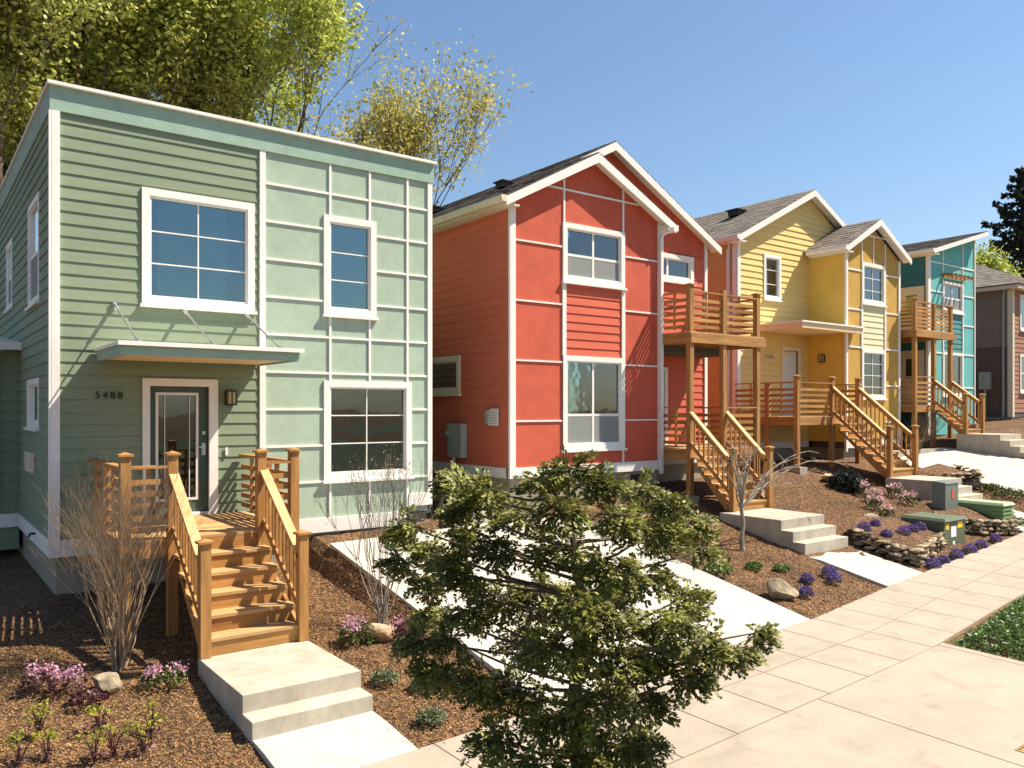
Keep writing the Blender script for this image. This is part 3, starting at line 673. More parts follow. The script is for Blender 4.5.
mb = MB(); F2.box(mb, 22.2, 22.31, -.2, 2.0, 0, .05); F2.box(mb, 23.09, 23.2, -.2, 2.0, 0, .05); F2.box(mb, 22.31, 23.09, 1.89, 2.0, 0, .05); F2.box(mb, 22.31, 23.09, -.2, 1.88, -.1, -.05)
dy = mb.build('door', M['cream'], yh)
mb = MB(); F2.box(mb, 22.42, 22.98, .1, 1.75, -.049, -.04); mb.build('pane', M['blind'], dy)
wall_lamp(yh, LF(23.63), 14.95, 1.65)
text_part('5490', .16, (21.36, 15.46, 1.6), yh, M['grey_metal'])
mb = MB(); mb.box(20.9, 24.15, 13.88, 14.15, 2.40, 2.56); mb.box(20.9, 23.62, 14.15, 15.44, 2.40, 2.56); mb.build('canopy', M['soffit'], yh)
mb = MB(); mb.box(20.86, 24.19, 13.84, 14.14, 2.562, 2.61); mb.box(20.86, 23.62, 14.14, 15.44, 2.562, 2.61); mb.build('canopy_top', M['white'], yh)

# ================================================================== TURQUOISE HOUSE
th_ = thing('house', (31, 19, -1.0), 'turquoise house with a single sloping shed roof and a small slatted sunshade', 'house', 'colourful houses along the pavement')
F = FR(14.4); Lw = LF(29.3)
TW = (30.37, 31.95, 3.6, 4.72); TV = (30.37, 31.95, .5, 2.12)
hull = [(29.3, -.9), (32.9, -.9), (32.9, 6.62), (29.3, 5.64)]
mb = MB(); sheet(mb, F, hull, [hole(*TW, .09), hole(*TV, .09)], -.16, 0); sheet(mb, Lw, rect(14.57, 24, -.9, 5.55), [], -.16, 0)
mb.box(32.74, 32.9, 14.57, 24, -.9, 6.55); mb.box(29.3, 32.9, 24, 24.16, -.9, 5.6); mb.build('wall', M['dark_room'], th_)
mb = MB(); sheet(mb, F, [(29.45, -.9), (32.82, -.9), (32.82, 6.6), (29.45, 5.68)], [(30.4, 31.92, .52, 4.7)], .001, .012); mb.build('stucco_panel', M['teal'], th_)
mb = MB(); lap(mb, F, rect(30.4, 31.92, 2.1, 3.62), zbase=2.1); mb.build('accent_siding', M['teal_lap'], th_)
mb = MB(); lap(mb, Lw, rect(14.4, 24, -.7, 5.55), [(14.5, 15.4, 2.45, 4.45), (14.5, 15.4, .15, 2.15)], zbase=-.7, out=.016); mb.build('side_siding', M['teal_shaded'], th_)
mb = MB(); F.box(mb, 29.29, 29.45, -.9, 5.60, 0, .05); F.box(mb, 32.85, 32.91, -.9, 6.58, 0, .05); mb.box(29.25, 29.288, 14.352, 14.44, -.9, 5.5)
for z in (4.28, 3.17, 2.07, .83):
    F.box(mb, 29.46, 30.36, z-.025, z+.025, .013, .036); F.box(mb, 31.96, 32.8, z-.025, z+.025, .013, .036)
F.box(mb, 29.46, 32.8, 5.30, 5.35, .013, .036)
for u in (30.40, 31.92):
    F.box(mb, u-.035, u+.035, 2.12, 3.6, .013, .046); F.box(mb, u-.02, u+.02, 4.72, 5.64+(u-29.45)*.27, .013, .04)
mb.build('trim', M['white'], th_)
mb = MB(); mb.box(29.35, 32.85, 14.46, 23.9, -2.2, -.9); mb.build('foundation', M['foundation'], th_)
window(th_, F, *TW, .09, cols=(31.16,), rows=(4.12,), thick=.06, screen=4.1); window(th_, F, *TV, .09, cols=(31.16,), gl='glass_b', thick=.06, blind=True)
mb = MB(); shingles(mb, ((28.95, 14.0, 5.68), (28.95, 24.4, 5.68), (33.12, 24.4, 6.82), (33.12, 14.0, 6.82)), 14)
rf = mb.build('roof', M['shingle_dark'], th_)
mb = MB(); mb.poly([(28.95, 13.97, 5.65), (33.12, 13.97, 6.79), (33.12, 13.97, 6.64), (28.95, 13.97, 5.50)], [(28.95, 14.02, 5.65), (33.12, 14.02, 6.79), (33.12, 14.02, 6.64), (28.95, 14.02, 5.50)])
mb.poly([(28.95, 14.02, 5.6), (33.12, 14.02, 6.74), (33.12, 14.02, 6.71), (28.95, 14.02, 5.57)], [(28.95, 14.4, 5.6), (33.12, 14.4, 6.74), (33.12, 14.4, 6.71), (28.95, 14.4, 5.57)])
mb.build('barge_board', M['white'], rf); gutter(th_, 28.95, 13.95, 24.4, 5.66, 'white')
mb = MB(); mb.box(29.9, 30.25, 16.5, 16.85, 5.9, 6.12); mb.build('roof_vent', M['dark_metal'], rf)
mb = MB()
for k in range(6): x_ = 30.32+k*.32; mb.beam((x_, 14.34, 4.94), (x_, 13.98, 4.90), .05, .09)
mb.box(30.25, 32.0, 14.3, 14.36, 4.84, 4.90); mb.box(30.25, 32.0, 14.0, 14.04, 4.82, 4.87); mb.build('sunshade', M['wood'], th_)
for z0_, nm in ((2.45, 'door'), (.15, 'door')):
    mb = MB(); Lw.box(mb, 14.5, 15.4, z0_, z0_+2.0, 0, .05); Lw.box(mb, 14.62, 15.28, z0_+.02, z0_+1.88, .05, .055); d_ = mb.build(nm, M['cream'], th_)
    mb = MB(); Lw.box(mb, 14.75, 15.15, z0_+1.0, z0_+1.7, .056, .06); mb.build('pane', M['glass_b'], d_)

# ================================================================== BROWN HOUSE
bh = thing('house', (42, 20, -.4), 'brown lap sided house with hip roof at the right edge of the row', 'house', 'colourful houses along the pavement')
F = FR(15.1); Lw = LF(38.0)
BW1 = (38.75, 40.2, 3.45, 5.0); BW2 = (38.75, 40.2, .75, 2.42)
mb = MB(); sheet(mb, F, rect(38.0, 46, -.3, 5.2), [hole(*BW1, .1), hole(*BW2, .1)], -.16, 0); sheet(mb, Lw, rect(15.27, 25, -.3, 5.2), [], -.16, 0); mb.box(45.84, 46, 15.27, 25, -.3, 5.2); mb.box(38, 46, 25, 25.16, -.3, 5.2); mb.build('wall', M['dark_room'], bh)
mb = MB(); lap(mb, F, rect(38.15, 46, -.1, 5.2), [BW1, BW2], zbase=-.1, e=.2); mb.build('lap_siding', M['brown_lap'], bh)
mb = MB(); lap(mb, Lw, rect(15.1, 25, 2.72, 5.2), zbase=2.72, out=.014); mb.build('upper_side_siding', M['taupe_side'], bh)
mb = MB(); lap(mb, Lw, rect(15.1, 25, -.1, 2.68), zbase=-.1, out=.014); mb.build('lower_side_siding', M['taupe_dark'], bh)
mb = MB(); F.box(mb, 37.98, 38.15, -.3, 5.2, 0, .05); mb.box(37.95, 37.978, 15.1, 15.25, -.3, 5.15); mb.box(37.6, 46.4, 14.7, 14.74, 5.16, 5.34); mb.box(37.6, 37.64, 14.74, 25.3, 5.16, 5.34); mb.box(37.64, 46.4, 14.74, 15.1, 5.17, 5.2); mb.box(37.64, 38.0, 15.1, 25.3, 5.17, 5.2); mb.build('trim', M['cream'], bh)
downspout(bh, 37.93, 15.4, -.3, 5.25, .02, 'grey_metal')
window(bh, F, *BW1, .1, rows=(4.2,), thick=.05); window(bh, F, *BW2, .1, rows=(1.6,), thick=.05, gl='glass_b')
mb = MB(); c0, c1, c2, c3 = (37.55, 14.65, 5.35), (46.45, 14.65, 5.35), (46.45, 25.35, 5.35), (37.55, 25.35, 5.35); r0, r1 = (42, 19.1, 7.5), (42, 20.9, 7.5)
shingles(mb, (c0, c3, r1, r0), 16); shingles(mb, (c0, c1, r0, r0), 16); shingles(mb, (c1, c2, r1, r0), 8); mb.build('roof', M['shingle'], bh)
mb = MB(); Lw.box(mb, 15.9, 16.35, .9, 1.65, .02, .2); em = mb.build('electric_meter', M['grey_metal'], bh)
mb = MB(); mb.tube([(37.85, 16.1, .9), (37.85, 16.1, -.6)], [.04]*2, 8); mb.build('conduit', M['grey_metal'], em)
mb = MB(); mb.tube([(37.8, 16.25, 1.42), (37.72, 16.25, 1.42)], [.08]*2, 10); mb.build('dial', M['steel'], em)
mb = MB(); mb.box(38.2, 42, 13.6, 15.05, -.55, -.38); mb.build('step', M['concrete_form'], bh)
mb = MB(); mb.box(38.05, 46, 15.15, 25, -1.5, -.3); mb.build('foundation', M['foundation'], bh)

# ================================================================== WOODEN PORCHES
PW = .125
def post(parent, x, y, z0, z1, cap=True, w_=PW):
    mb = MB(); mb.box(x-w_/2, x+w_/2, y-w_/2, y+w_/2, z0, z1); o = mb.build('post', M['wood'], parent)
    if cap:
        mb = MB(); a = w_/2+.028; mb.box(x-a, x+a, y-a, y+a, z1, z1+.028)
        k = len(mb.v); mb.v += [(x-a+.01, y-a+.01, z1+.028), (x+a-.01, y-a+.01, z1+.028), (x+a-.01, y+a-.01, z1+.028), (x-a+.01, y+a-.01, z1+.028), (x, y, z1+.06)]
        mb.f += [(k, k+1, k+4), (k+1, k+2, k+4), (k+2, k+3, k+4), (k+3, k, k+4)]; mb.build('post_cap', M['wood'], o)
    return o
def rail(parent, a, b, zd, h=.95, n=5):
    """horizontal slatted railing between two points"""
    a = Vector((*a, 0)); b = Vector((*b, 0)); d = (b-a).normalized(); mb = MB()
    mb.beam(a+Vector((0, 0, zd+h)), b+Vector((0, 0, zd+h)), .12, .035)
    for i in range(n):
        z = zd+.13+i*(h-.2)/(n-.2); mb.beam(a+Vector((0, 0, z)), b+Vector((0, 0, z)), .03, .075)
    m_ = (a+b)/2; q = Vector((-d.y, d.x, 0))*.03; mb.beam(m_+q+Vector((0, 0, zd+.06)), m_+q+Vector((0, 0, zd+h-.02)), .035, .05, (1, .01, 0))
    return mb.build('railing', M['wood_h'], parent)
def stair_rail(parent, x, y0, z0, y1, z1, h=.88):
    """sloped railing from the top post (y0,z0) to the foot post (y1,z1); z are tread heights"""
    mb = MB(); mb.beam((x, y0, z0+h), (x, y1, z1+h), .125, .038); rl = mb.build('handrail', M['wood_light'], parent)
    mb = MB(); mb.beam((x, y0, z0+.14), (x, y1, z1+.14), .05, .09); mb.beam((x, y0, z0+h-.075), (x, y1, z1+h-.075), .035, .085)
    n = int(abs(y1-y0)/.125)
    for i in range(1, n):
        t = i/n; y = y0+(y1-y0)*t; z = z0+(z1-z0)*t; mb.box(x-.017, x+.017, y-.017, y+.017, z+.12, z+h-.05)
    mb.build('baluster_panel', M['wood'], rl)
def porch(loc, label, deck, sx0, sx1, ytop, ybot, zd, zl, nris, rails, posts, feet, name='wooden_porch', post_h=1.10):
    t = thing(name, loc, label, 'porch', 'cedar porches with stairs')
    x0, x1, y0, y1 = deck
    mb = MB(); n = int((y1-y0)/.145)
    for i in range(n):
        a = y0-.03+i*(y1-y0+.03)/n; mb.box(x0-.03, x1+.03, a, a+(y1-y0+.03)/n-.008, zd-.035, zd)
    mb.build('deck_boards', M['wood_tread'], t)
    mb = MB(); mb.box(x0-.02, x1+.02, y0-.028, y0+.012, zd-.24, zd-.037); mb.box(x0-.022, x0+.018, y0+.014, y1, zd-.24, zd-.037); mb.box(x1-.018, x1+.022, y0+.014, y1, zd-.24, zd-.037)
    k = x0+.5
    while k < x1-.2: mb.box(k-.02, k+.02, y0+.014, y1, zd-.22, zd-.037); k += .45
    mb.build('fascia', M['wood_h'], t)
    dz = (zd-zl)/nris; dyy = (ytop-ybot)/(nris-1)
    for i in range(1, nris):
        z = zd-dz*i; y = ytop-dyy*(i-1); mb = MB(); mb.box(sx0+.0, sx1, y-dyy-.025, y-.002, z-.038, z); mb.build('stair_tread', M['wood_tread'], t)
    mb = MB()
    for i in range(nris):
        z = zd-dz*i; y = ytop-dyy*i; mb.box(sx0+.02, sx1-.02, y-.0+(-.002 if i else .0), y+.018, z-dz, z-.04)
    mb.build('risers', M['wood_h'], t)
    for x in (sx0+.03, sx1-.03):
        mb = MB(); mb.poly([(x-.02, ytop, zd-.24), (x-.02, ytop, zd-dz-.04), (x-.02, ybot+.02, zl+dz-.04), (x-.02, ybot+.02, zl), (x-.02, ybot+.2, zl)],
                           [(x+.02, ytop, zd-.24), (x+.02, ytop, zd-dz-.04), (x+.02, ybot+.02, zl+dz-.04), (x+.02, ybot+.02, zl), (x+.02, ybot+.2, zl)]); mb.build('stringer', M['wood'], t)
    for (x, y, z0_, z1_, cp) in posts: post(t, x, y, z0_, z1_, cp)
    for x in (sx0+.01, sx1-.01):
        post(t, x, ybot+.0, zl, zl+dz+post_h+.05, True); stair_rail(t, x, ytop, zd, ybot, zl+dz, .86)
    for a, b in rails: rail(t, a, b, zd)
    for (x, y) in feet:
        zt = zg(x, y)+.10; mb = MB(); mb.box(x-.17, x+.17, y-.17, y+.17, zt-.35, zt); mb.build('footing', M['concrete_form'], t)
    return t
# green house porch
ZD = -1.70
porch((3.5, 12.4, -2.9), 'cedar porch and stairs up to the dark green front door numbered 5488', (2.30, 4.58, 11.40, 13.66), 2.88, 4.12, 11.38, 9.98, ZD, -2.95, 6,
      [((2.30, 11.40), (2.88, 11.40)), ((4.08, 11.40), (4.56, 11.40)), ((2.30, 11.4), (2.30, 12.5)), ((2.30, 12.5), (2.30, 13.64)), ((4.56, 11.4), (4.56, 12.5)), ((4.56, 12.5), (4.56, 13.64))],
      [(2.30, 11.40, -3.2, ZD+1.10, True), (2.88, 11.40, -3.2, ZD+1.10, True), (4.08, 11.40, -3.2, ZD+1.10, True), (4.56, 11.40, -3.2, ZD+1.10, True), (2.30, 12.5, -3.1, ZD+.93, False), (4.56, 12.5, -3.1, ZD+.93, False)], [])
# red house porch with balcony above
ZD = -.89
rp = porch((15.5, 13, -1.9), 'cedar porch with a balcony on tall posts beside the red front wing', (14.45, 16.95, 12.5, 14.44), 14.42, 15.72, 12.48, 11.28, ZD, -2.2, 7,
      [((14.5, 12.5), (14.5, 13.38)), ((15.65, 12.5), (16.9, 12.5)), ((16.9, 12.5), (16.9, 13.5)), ((16.9, 13.5), (16.9, 14.42))],
      [(14.45, 12.5, -2.3, 2.86, True), (15.62, 12.5, -2.3, 2.84, False), (16.90, 12.5, -2.3, 2.84, True), (16.9, 13.5, -2.2, 0.05, False)], [(14.45, 12.55), (16.9, 12.55)])
mb = MB(); zb = 1.80
for i in range(13): a = 12.42+i*.155; mb.box(14.36, 17.1, a, a+.147, zb-.035, zb)
mb.build('balcony_boards', M['wood_tread'], rp)
mb = MB(); mb.box(14.38, 17.15, 12.40, 12.438, zb-.26, zb-.037); mb.box(14.375, 14.415, 12.44, 14.44, zb-.26, zb-.037); mb.box(17.06, 17.1, 12.44, 14.44, zb-.26, zb-.037)
for k in range(5): mb.box(14.8+k*.45, 14.84+k*.45, 12.44, 14.44, zb-.24, zb-.037)
mb.build('balcony_fascia', M['wood_h'], rp)
for a, b in (((14.45, 12.5), (15.62, 12.5)), ((15.62, 12.5), (16.9, 12.5)), ((14.45, 12.5), (14.45, 13.38)), ((16.9, 12.5), (16.9, 14.4))): rail(rp, a, b, zb, .93)
# yellow house porch
ZD = -.18
porch((21.5, 14, -1.7), 'cedar porch with long stairs in front of the yellow entrance wall', (19.85, 23.05, 13.35, 15.44), 21.55, 22.95, 13.33, 11.62, ZD, -1.83, 8,
      [((19.85, 13.35), (20.7, 13.35)), ((20.7, 13.35), (21.55, 13.35)), ((19.85, 13.35), (19.85, 14.3)), ((19.85, 14.3), (19.85, 15.42)), ((23.03, 13.35), (23.03, 14.18))],
      [(19.85, 13.35, -1.9, ZD+1.1, True), (21.56, 13.35, -1.9, ZD+1.1, True), (22.96, 13.35, -1.9, ZD+1.1, True), (19.85, 14.3, -1.8, ZD+.93, False)], [(19.85, 13.3)])
# turquoise house porch
ZD = .17
tp = porch((28.3, 14.8, -1.1), 'cedar porch with small balcony beside the turquoise house', (27.2, 29.22, 13.8, 16.6), 28.5, 29.75, 13.78, 12.75, ZD, -.80, 6,
      [((27.2, 13.8), (28.5, 13.8)), ((27.2, 13.8), (27.2, 15.2)), ((27.2, 15.2), (27.2, 16.6))],
      [(27.2, 13.8, -1.7, 3.72, True), (28.5, 13.8, -1.6, 3.62, False), (29.7, 13.8, -1.6, 3.62, True), (27.2, 15.2, -1.6, ZD+.93, False)], [])
mb = MB(); zb = 2.72
for i in range(4): a = 13.72+i*.165; mb.box(27.12, 29.8, a, a+.155, zb-.035, zb)
for i in range(13): a = 14.38+i*.165; mb.box(27.12, 29.24, a, a+.155, zb-.035, zb)
mb.build('balcony_boards', M['wood_tread'], tp)
mb = MB(); mb.box(27.1, 29.9, 13.68, 13.72, zb-.26, zb-.037); mb.box(27.1, 27.14, 13.72, 16.5, zb-.26, zb-.037); mb.box(29.2, 29.24, 13.72, 16.5, zb-.26, zb-.037); mb.build('balcony_fascia', M['wood_h'], tp)
for a, b in (((27.2, 13.8), (28.5, 13.8)), ((28.5, 13.8), (29.7, 13.8)), ((27.2, 13.8), (27.2, 15.2)), ((27.2, 15.2), (27.2, 16.5))): rail(tp, a, b, zb, .93, 6)

# concrete steps at the foot of each stair
def csteps(loc, label, x0, x1, yb, levels, zbase):
    """levels = (front y, top z), first one is the landing"""
    mb = MB(); prof = [(yb, zbase-.6), (yb, levels[0][1])]
    for i, (yy, zz) in enumerate(levels):
        prof.append((yy, zz))
        if i+1 < len(levels): prof.append((yy, levels[i+1][1]))
    prof.append((levels[-1][0], zbase-.6))
    mb.poly([(x0, y, z) for y, z in prof], [(x1, y, z) for y, z in prof])
    o = mb.build('concrete_steps', M['concrete_form'], None, loc)
    bv = o.modifiers.new('bevel', 'BEVEL'); bv.width = .008; bv.segments = 2
    return tag(o, label, 'steps', 'concrete steps at the foot of the porches')
csteps((3.5, 9, -3.3), 'concrete landing with two steps in the left foreground below the stairs of door 5488', 2.82, 4.17, 10.02, [(8.43, -2.955), (8.14, -3.15)], -3.5)
csteps((14.8, 10, -2.8), 'concrete landing with three steps below the red house porch', 14.1, 15.62, 11.38, [(9.84, -2.21), (9.57, -2.41), (9.30, -2.61)], -3.0)
csteps((22.2, 10.5, -2.4), 'concrete landing with three steps below the yellow house porch, behind the utility cabinets', 21.4, 22.98, 11.66, [(10.37, -1.84), (10.10, -2.03), (9.83, -2.22)], -2.7)
csteps((29.2, 12, -1.6), 'concrete landing with steps below the turquoise house porch at the right edge', 28.42, 30.05, 13.0, [(11.64, -.80), (11.35, -.98), (11.05, -1.16), (10.75, -1.34)], -2.2)
mb = MB(); mb.box(8.35, 9.7, 13.02, 13.3, -2.5, -2.0); tag(mb.build('retaining_kerb', M['concrete_form'], None, (9, 13.1, -2.2)), 'low concrete kerb closing the top of the nearer driveway against the red house', 'kerb')
mb = MB(); mb.box(24.3, 28.35, 13.22, 13.4, -1.9, -1.28); tag(mb.build('retaining_kerb', M['concrete_form'], None, (26, 13.3, -1.7)), 'low concrete kerb closing the top of the far driveway beside the turquoise porch', 'kerb')

# ================================================================== UTILITY BOXES
t = thing('transformer_box', (18.5, 8.9, -3), 'low olive green transformer box with yellow and white stickers on its front', 'utility box')
mb = MB(); mb.box(18.02, 18.98, 8.5, 9.45, -3.1, -2.42); mb.build('body', M['olive_metal'], t)
mb = MB(); mb.poly([(17.99, 8.46, -2.418), (19.01, 8.46, -2.418), (19.01, 9.48, -2.418), (17.99, 9.48, -2.418)], [(18.05, 8.5, -2.36), (18.95, 8.5, -2.36), (18.95, 9.44, -2.36), (18.05, 9.44, -2.36)]); mb.build('lid', M['olive_metal'], t)
for nm, a, b, c, d, m_ in (('warning_sticker', 18.08, 18.22, -2.60, -2.47, 'sticker_y'), ('warning_sticker', 18.62, 18.85, -2.60, -2.46, 'sticker_y'), ('label_plate', 18.32, 18.56, -2.78, -2.55, 'sticker_w'), ('label_plate', 18.40, 18.50, -2.97, -2.87, 'sticker_w')):
    mb = MB(); mb.box(a, b, 8.493, 8.498, c, d); mb.build(nm, M[m_], t)
mb = MB(); mb.box(17.85, 19.15, 8.3, 9.6, -3.3, -3.02); mb.build('pad', M['concrete_form'], t)
t = thing('utility_cabinet', (20, 9.4, -2.8), 'tall blue grey utility cabinet with a red sticker in front of the yellow house steps', 'utility box')
mb = MB(); mb.box(19.78, 20.42, 9.30, 9.62, -2.9, -1.76); mb.build('body', M['blue_metal'], t)
mb = MB(); mb.poly([(19.765, 9.285, -1.758), (20.435, 9.285, -1.758), (20.435, 9.635, -1.758), (19.765, 9.635, -1.758)], [(19.78, 9.30, -1.73), (20.42, 9.30, -1.73), (20.42, 9.62, -1.70), (19.78, 9.62, -1.70)]); mb.build('lid', M['blue_metal'], t)
mb = MB(); mb.box(20.08, 20.20, 9.292, 9.298, -2.12, -1.90); mb.build('warning_sticker', M['sticker_r'], t)
t = thing('ribbed_cabinet', (21, 8.9, -2.8), 'pale green ribbed utility cabinet beside the path of the yellow house', 'utility box')
mb = MB(); mb.box(20.72, 21.28, 8.45, 9.6, -2.95, -2.26)
for k in range(6):
    for y in (8.40, 9.2): mb.box(20.69, 21.31, y, y+.3, -2.85+k*.095, -2.80+k*.095)
mb.build('body', M['pale_green_metal'], t)
mb = MB(); mb.poly([(20.68, 8.38, -2.258), (21.32, 8.38, -2.258), (21.32, 9.65, -2.258), (20.68, 9.65, -2.258)], [(20.73, 8.43, -2.20), (21.27, 8.43, -2.20), (21.27, 9.6, -2.20), (20.73, 9.6, -2.20)]); mb.build('lid', M['pale_green_lid'], t)

# ================================================================== STONE WALLS, ROCKS
def ico(n=2):
    import bmesh
    bm = bmesh.new(); bmesh.ops.create_icosphere(bm, subdivisions=n, radius=1); v = [tuple(x.co) for x in bm.verts]; f = [tuple(x.index for x in q.verts) for q in bm.faces]; bm.free(); return v, f
ICO2 = ico(2); ICO3 = ico(3)
def rockmesh(mb, c, s, seed, facets=9, src=ICO3, ang=0):
    r = random.Random(seed); pl = [(Vector((r.gauss(0, 1), r.gauss(0, 1), r.gauss(0, 1)*.8)).normalized(), r.uniform(.55, .85)) for _ in range(facets)]
    k = len(mb.v); ca, sa = math.cos(ang), math.sin(ang)
    for v in src[0]:
        p = Vector(v)
        for n_, d in pl:
            q = p.dot(n_)-d*.88
            if q > 0: p = p-n_*q
        p *= 1+.05*noise.noise(Vector(v)*2+Vector((seed, 0, 0)))
        x, y, z = p.x*s[0], p.y*s[1], p.z*s[2]; mb.v.append((c[0]+x*ca-y*sa, c[1]+x*sa+y*ca, c[2]+z))
    mb.f += [tuple(i+k for i in f) for f in src[1]]
def stone_wall(name, pts, h, label, seed):
    mb = MB(); r = random.Random(seed); lays = max(3, int(h/.075))
    for l in range(lays):
        for (x0, y0), (x1, y1) in zip(pts, pts[1:]):
            L_ = math.hypot(x1-x0, y1-y0); a = math.atan2(y1-y0, x1-x0); t_ = -r.random()*.15
            while t_ < L_:
                ln = r.uniform(.09, .34); u = t_+ln/2; x = x0+(x1-x0)*u/L_; y = y0+(y1-y0)*u/L_; z = zg(x, y)+l*h/lays+.03
                rockmesh(mb, (x+r.uniform(-.03, .03), y+r.uniform(-.03, .03), z), (ln*.60, r.uniform(.09, .16), h/lays*.66), r.random()*99, 13, ICO2, a+r.uniform(-.1, .1)); t_ += ln*.9
    return tag(mb.build(name, M['stone'], None, (pts[0][0], pts[0][1], zg(*pts[0]))), label, 'stone wall')
stone_wall('stone_wall', [(15.95, 9.3), (15.85, 8.5), (16.0, 8.08), (17.0, 8.30), (17.9, 8.5)], .32, 'dry stacked stone edging of the raised bed beside the olive transformer box', 3)
stone_wall('stone_wall', [(19.15, 9.15), (20.0, 8.62), (20.9, 8.35), (21.5, 8.5), (21.8, 8.9)], .36, 'dry stacked stone edging in front of the pale green cabinet', 4)
stone_wall('stone_wall', [(23.2, 10.9), (23.9, 10.4), (24.2, 10.5), (24.25, 11.1)], .42, 'small dry stacked stone wall between the yellow house steps and the far driveway', 5)
def bed(pts, h):   # soil held up by the stone walls
    mb = MB(); n = len(pts); cx = sum(p[0] for p in pts)/n; cy = sum(p[1] for p in pts)/n
    for q in (1, .6, .25):
        for x, y in pts: X, Y = cx+(x-cx)*q, cy+(y-cy)*q; mb.v.append((X, Y, zg(X, Y)+h+(1-q)*.05+random.uniform(-.01, .01)))
    for r_ in range(2):
        for i in range(n): j = (i+1) % n; mb.f.append((r_*n+i, r_*n+j, (r_+1)*n+j, (r_+1)*n+i))
    mb.f.append(tuple(2*n+i for i in range(n))); struct(mb, 'raised_soil', M['mulch'])
bed([(15.95, 9.6), (15.88, 8.55), (16.02, 8.12), (17.0, 8.36), (17.9, 8.55), (17.9, 9.6), (17, 9.9)], .26)
bed([(19.2, 9.2), (20.0, 8.68), (20.9, 8.42), (21.45, 8.55), (21.5, 9.1), (21.2, 9.7), (20, 10)], .30)
bed([(22.99, 11.6), (23.0, 10.95), (23.9, 10.45), (24.2, 10.55), (24.25, 11.6)], .30)
def rock(c, s, seed, m, label, ang=0):
    mb = MB(); rockmesh(mb, c, s, seed, 10, ICO3, ang); tag(mb.build('rock', M[m], None, (c[0], c[1], zg(c[0], c[1]))), label, 'rock', 'garden rocks')
rock((1.86, 10.1, -3.07), (.21, .16, .15), 5, 'rock', 'tan angular rock below the large bare shrub at the left', .4)
rock((5.22, 9.9, -3.02), (.24, .2, .19), 8, 'rock_pink', 'orange tan rock between the pink flowers near the driveway')
rock((11.62, 8.15, -2.98), (.36, .26, .20), 12, 'rock', 'craggy grey brown rock among the lavender tufts near the pavement', -.5)
rock((17.8, 10.0, -2.5), (.42, .18, .2), 20, 'rock', 'flat dark slab of rock below the pale pink flowers', .1)
rock((20.0, 12.5, -1.8), (.26, .2, .16), 22, 'rock_pink', 'pinkish rock near the feathery green shrub under the yellow porch')

# ================================================================== BARK CHIPS (uncountable)
HARD = [(2.8, 4.2, 0, 10.05), (5.82, 11.23, 0, 13.3), (14.07, 15.65, 0, 11.4), (21.4, 23.05, 0, 11.7), (24.27, 28.4, 0, 13.4), (1.8, 8.3, 13.6, 20), (9.9, 14.5, 13.4, 20)]
def chips(n, x0, x1, y0, y1, size, name='bark_chips'):
    X = rng.uniform(x0, x1, n); Y = rng.uniform(y0, y1, n); keep = np.ones(n, bool)
    din = np.zeros(n)
    for a, b, c, d in HARD: din = np.maximum(din, np.minimum(np.minimum(X-a, b-X), np.minimum(Y-c, d-Y)))
    din = np.maximum(din, np.array([ip(x, YI) for x in X])-Y+.01)
    keep = (din <= 0) | (rng.uniform(0, 1, n) < .35*np.exp(-din/.035))
    for a, b, c, d in HARD: keep &= ~((X > a) & (X < b) & (Y > c) & (Y < d) & (Y > 9.0) & (X < 5))
    X, Y, din = X[keep], Y[keep], din[keep]; k = len(X)
    Z = np.array([zg(x, y)+.035*noise.noise((x*1.3, y*1.3, 0))+.022*noise.noise((x*5, y*5, 3))-.03 for x, y in zip(X, Y)])+rng.uniform(0, .014, k)+np.where(din > .03, .062, 0)
    A, B = rand_leaves(np.zeros((k, 3)), size, .72, .6); B *= .55
    o = quads(name, np.stack([X, Y, Z], 1), A, B, M['chip']); tag(o, 'brown bark chips covering the planting beds', 'bark mulch', None, 'stuff')
chips(105000, -1.5, 6.0, 6.9, 12.6, .014)
chips(80000, 11.0, 24.3, 7.2, 12.5, .016)

# ================================================================== PLANTS
def leaf_obj(name, C, size, m, parent=None, org=None, flat=0, jit=.35):
    A, B = rand_leaves(C, size, flat, jit); return quads(name, C, A, B, M[m], parent, org or (0, 0, 0))
def grow(mb, p, d, L, r, depth, tips, spread=.5, kids=(2, 3), up=.15, shrink=.78, seg=3, n=5, rr=random, lv=1):
    pts = [p]; rad = [r]; q = Vector(p); dd = Vector(d)
    for i in range(seg):
        dd = (dd+Vector((rr.gauss(0, .10), rr.gauss(0, .10), rr.gauss(0, .07)+up*.35))).normalized(); q = q+dd*L/seg; pts.append(q.copy()); rad.append(r*(1-.38*(i+1)/seg))
    mb.tube(pts, rad, n)
    if depth <= lv: tips.append((pts[1].copy(), dd.copy(), L*.6))
    if depth == 0: tips.append((q.copy(), dd.copy(), L)); return
    k = rr.randint(*kids); ph = rr.random()*6.28
    for j in range(k):
        a = ph+j*2*math.pi/k+rr.uniform(-.4, .4); o_ = dd.orthogonal().normalized(); o2 = dd.cross(o_)
        s_ = spread*rr.uniform(.6, 1.25); nd = (dd+(o_*math.cos(a)+o2*math.sin(a))*s_+Vector((0, 0, up))).normalized()
        grow(mb, q, nd, L*shrink*rr.uniform(.8, 1.15), r*.62*(1.1 if j == 0 else .85), depth-1, tips, spread, kids, up, shrink, seg, max(3, n-1), rr, lv)
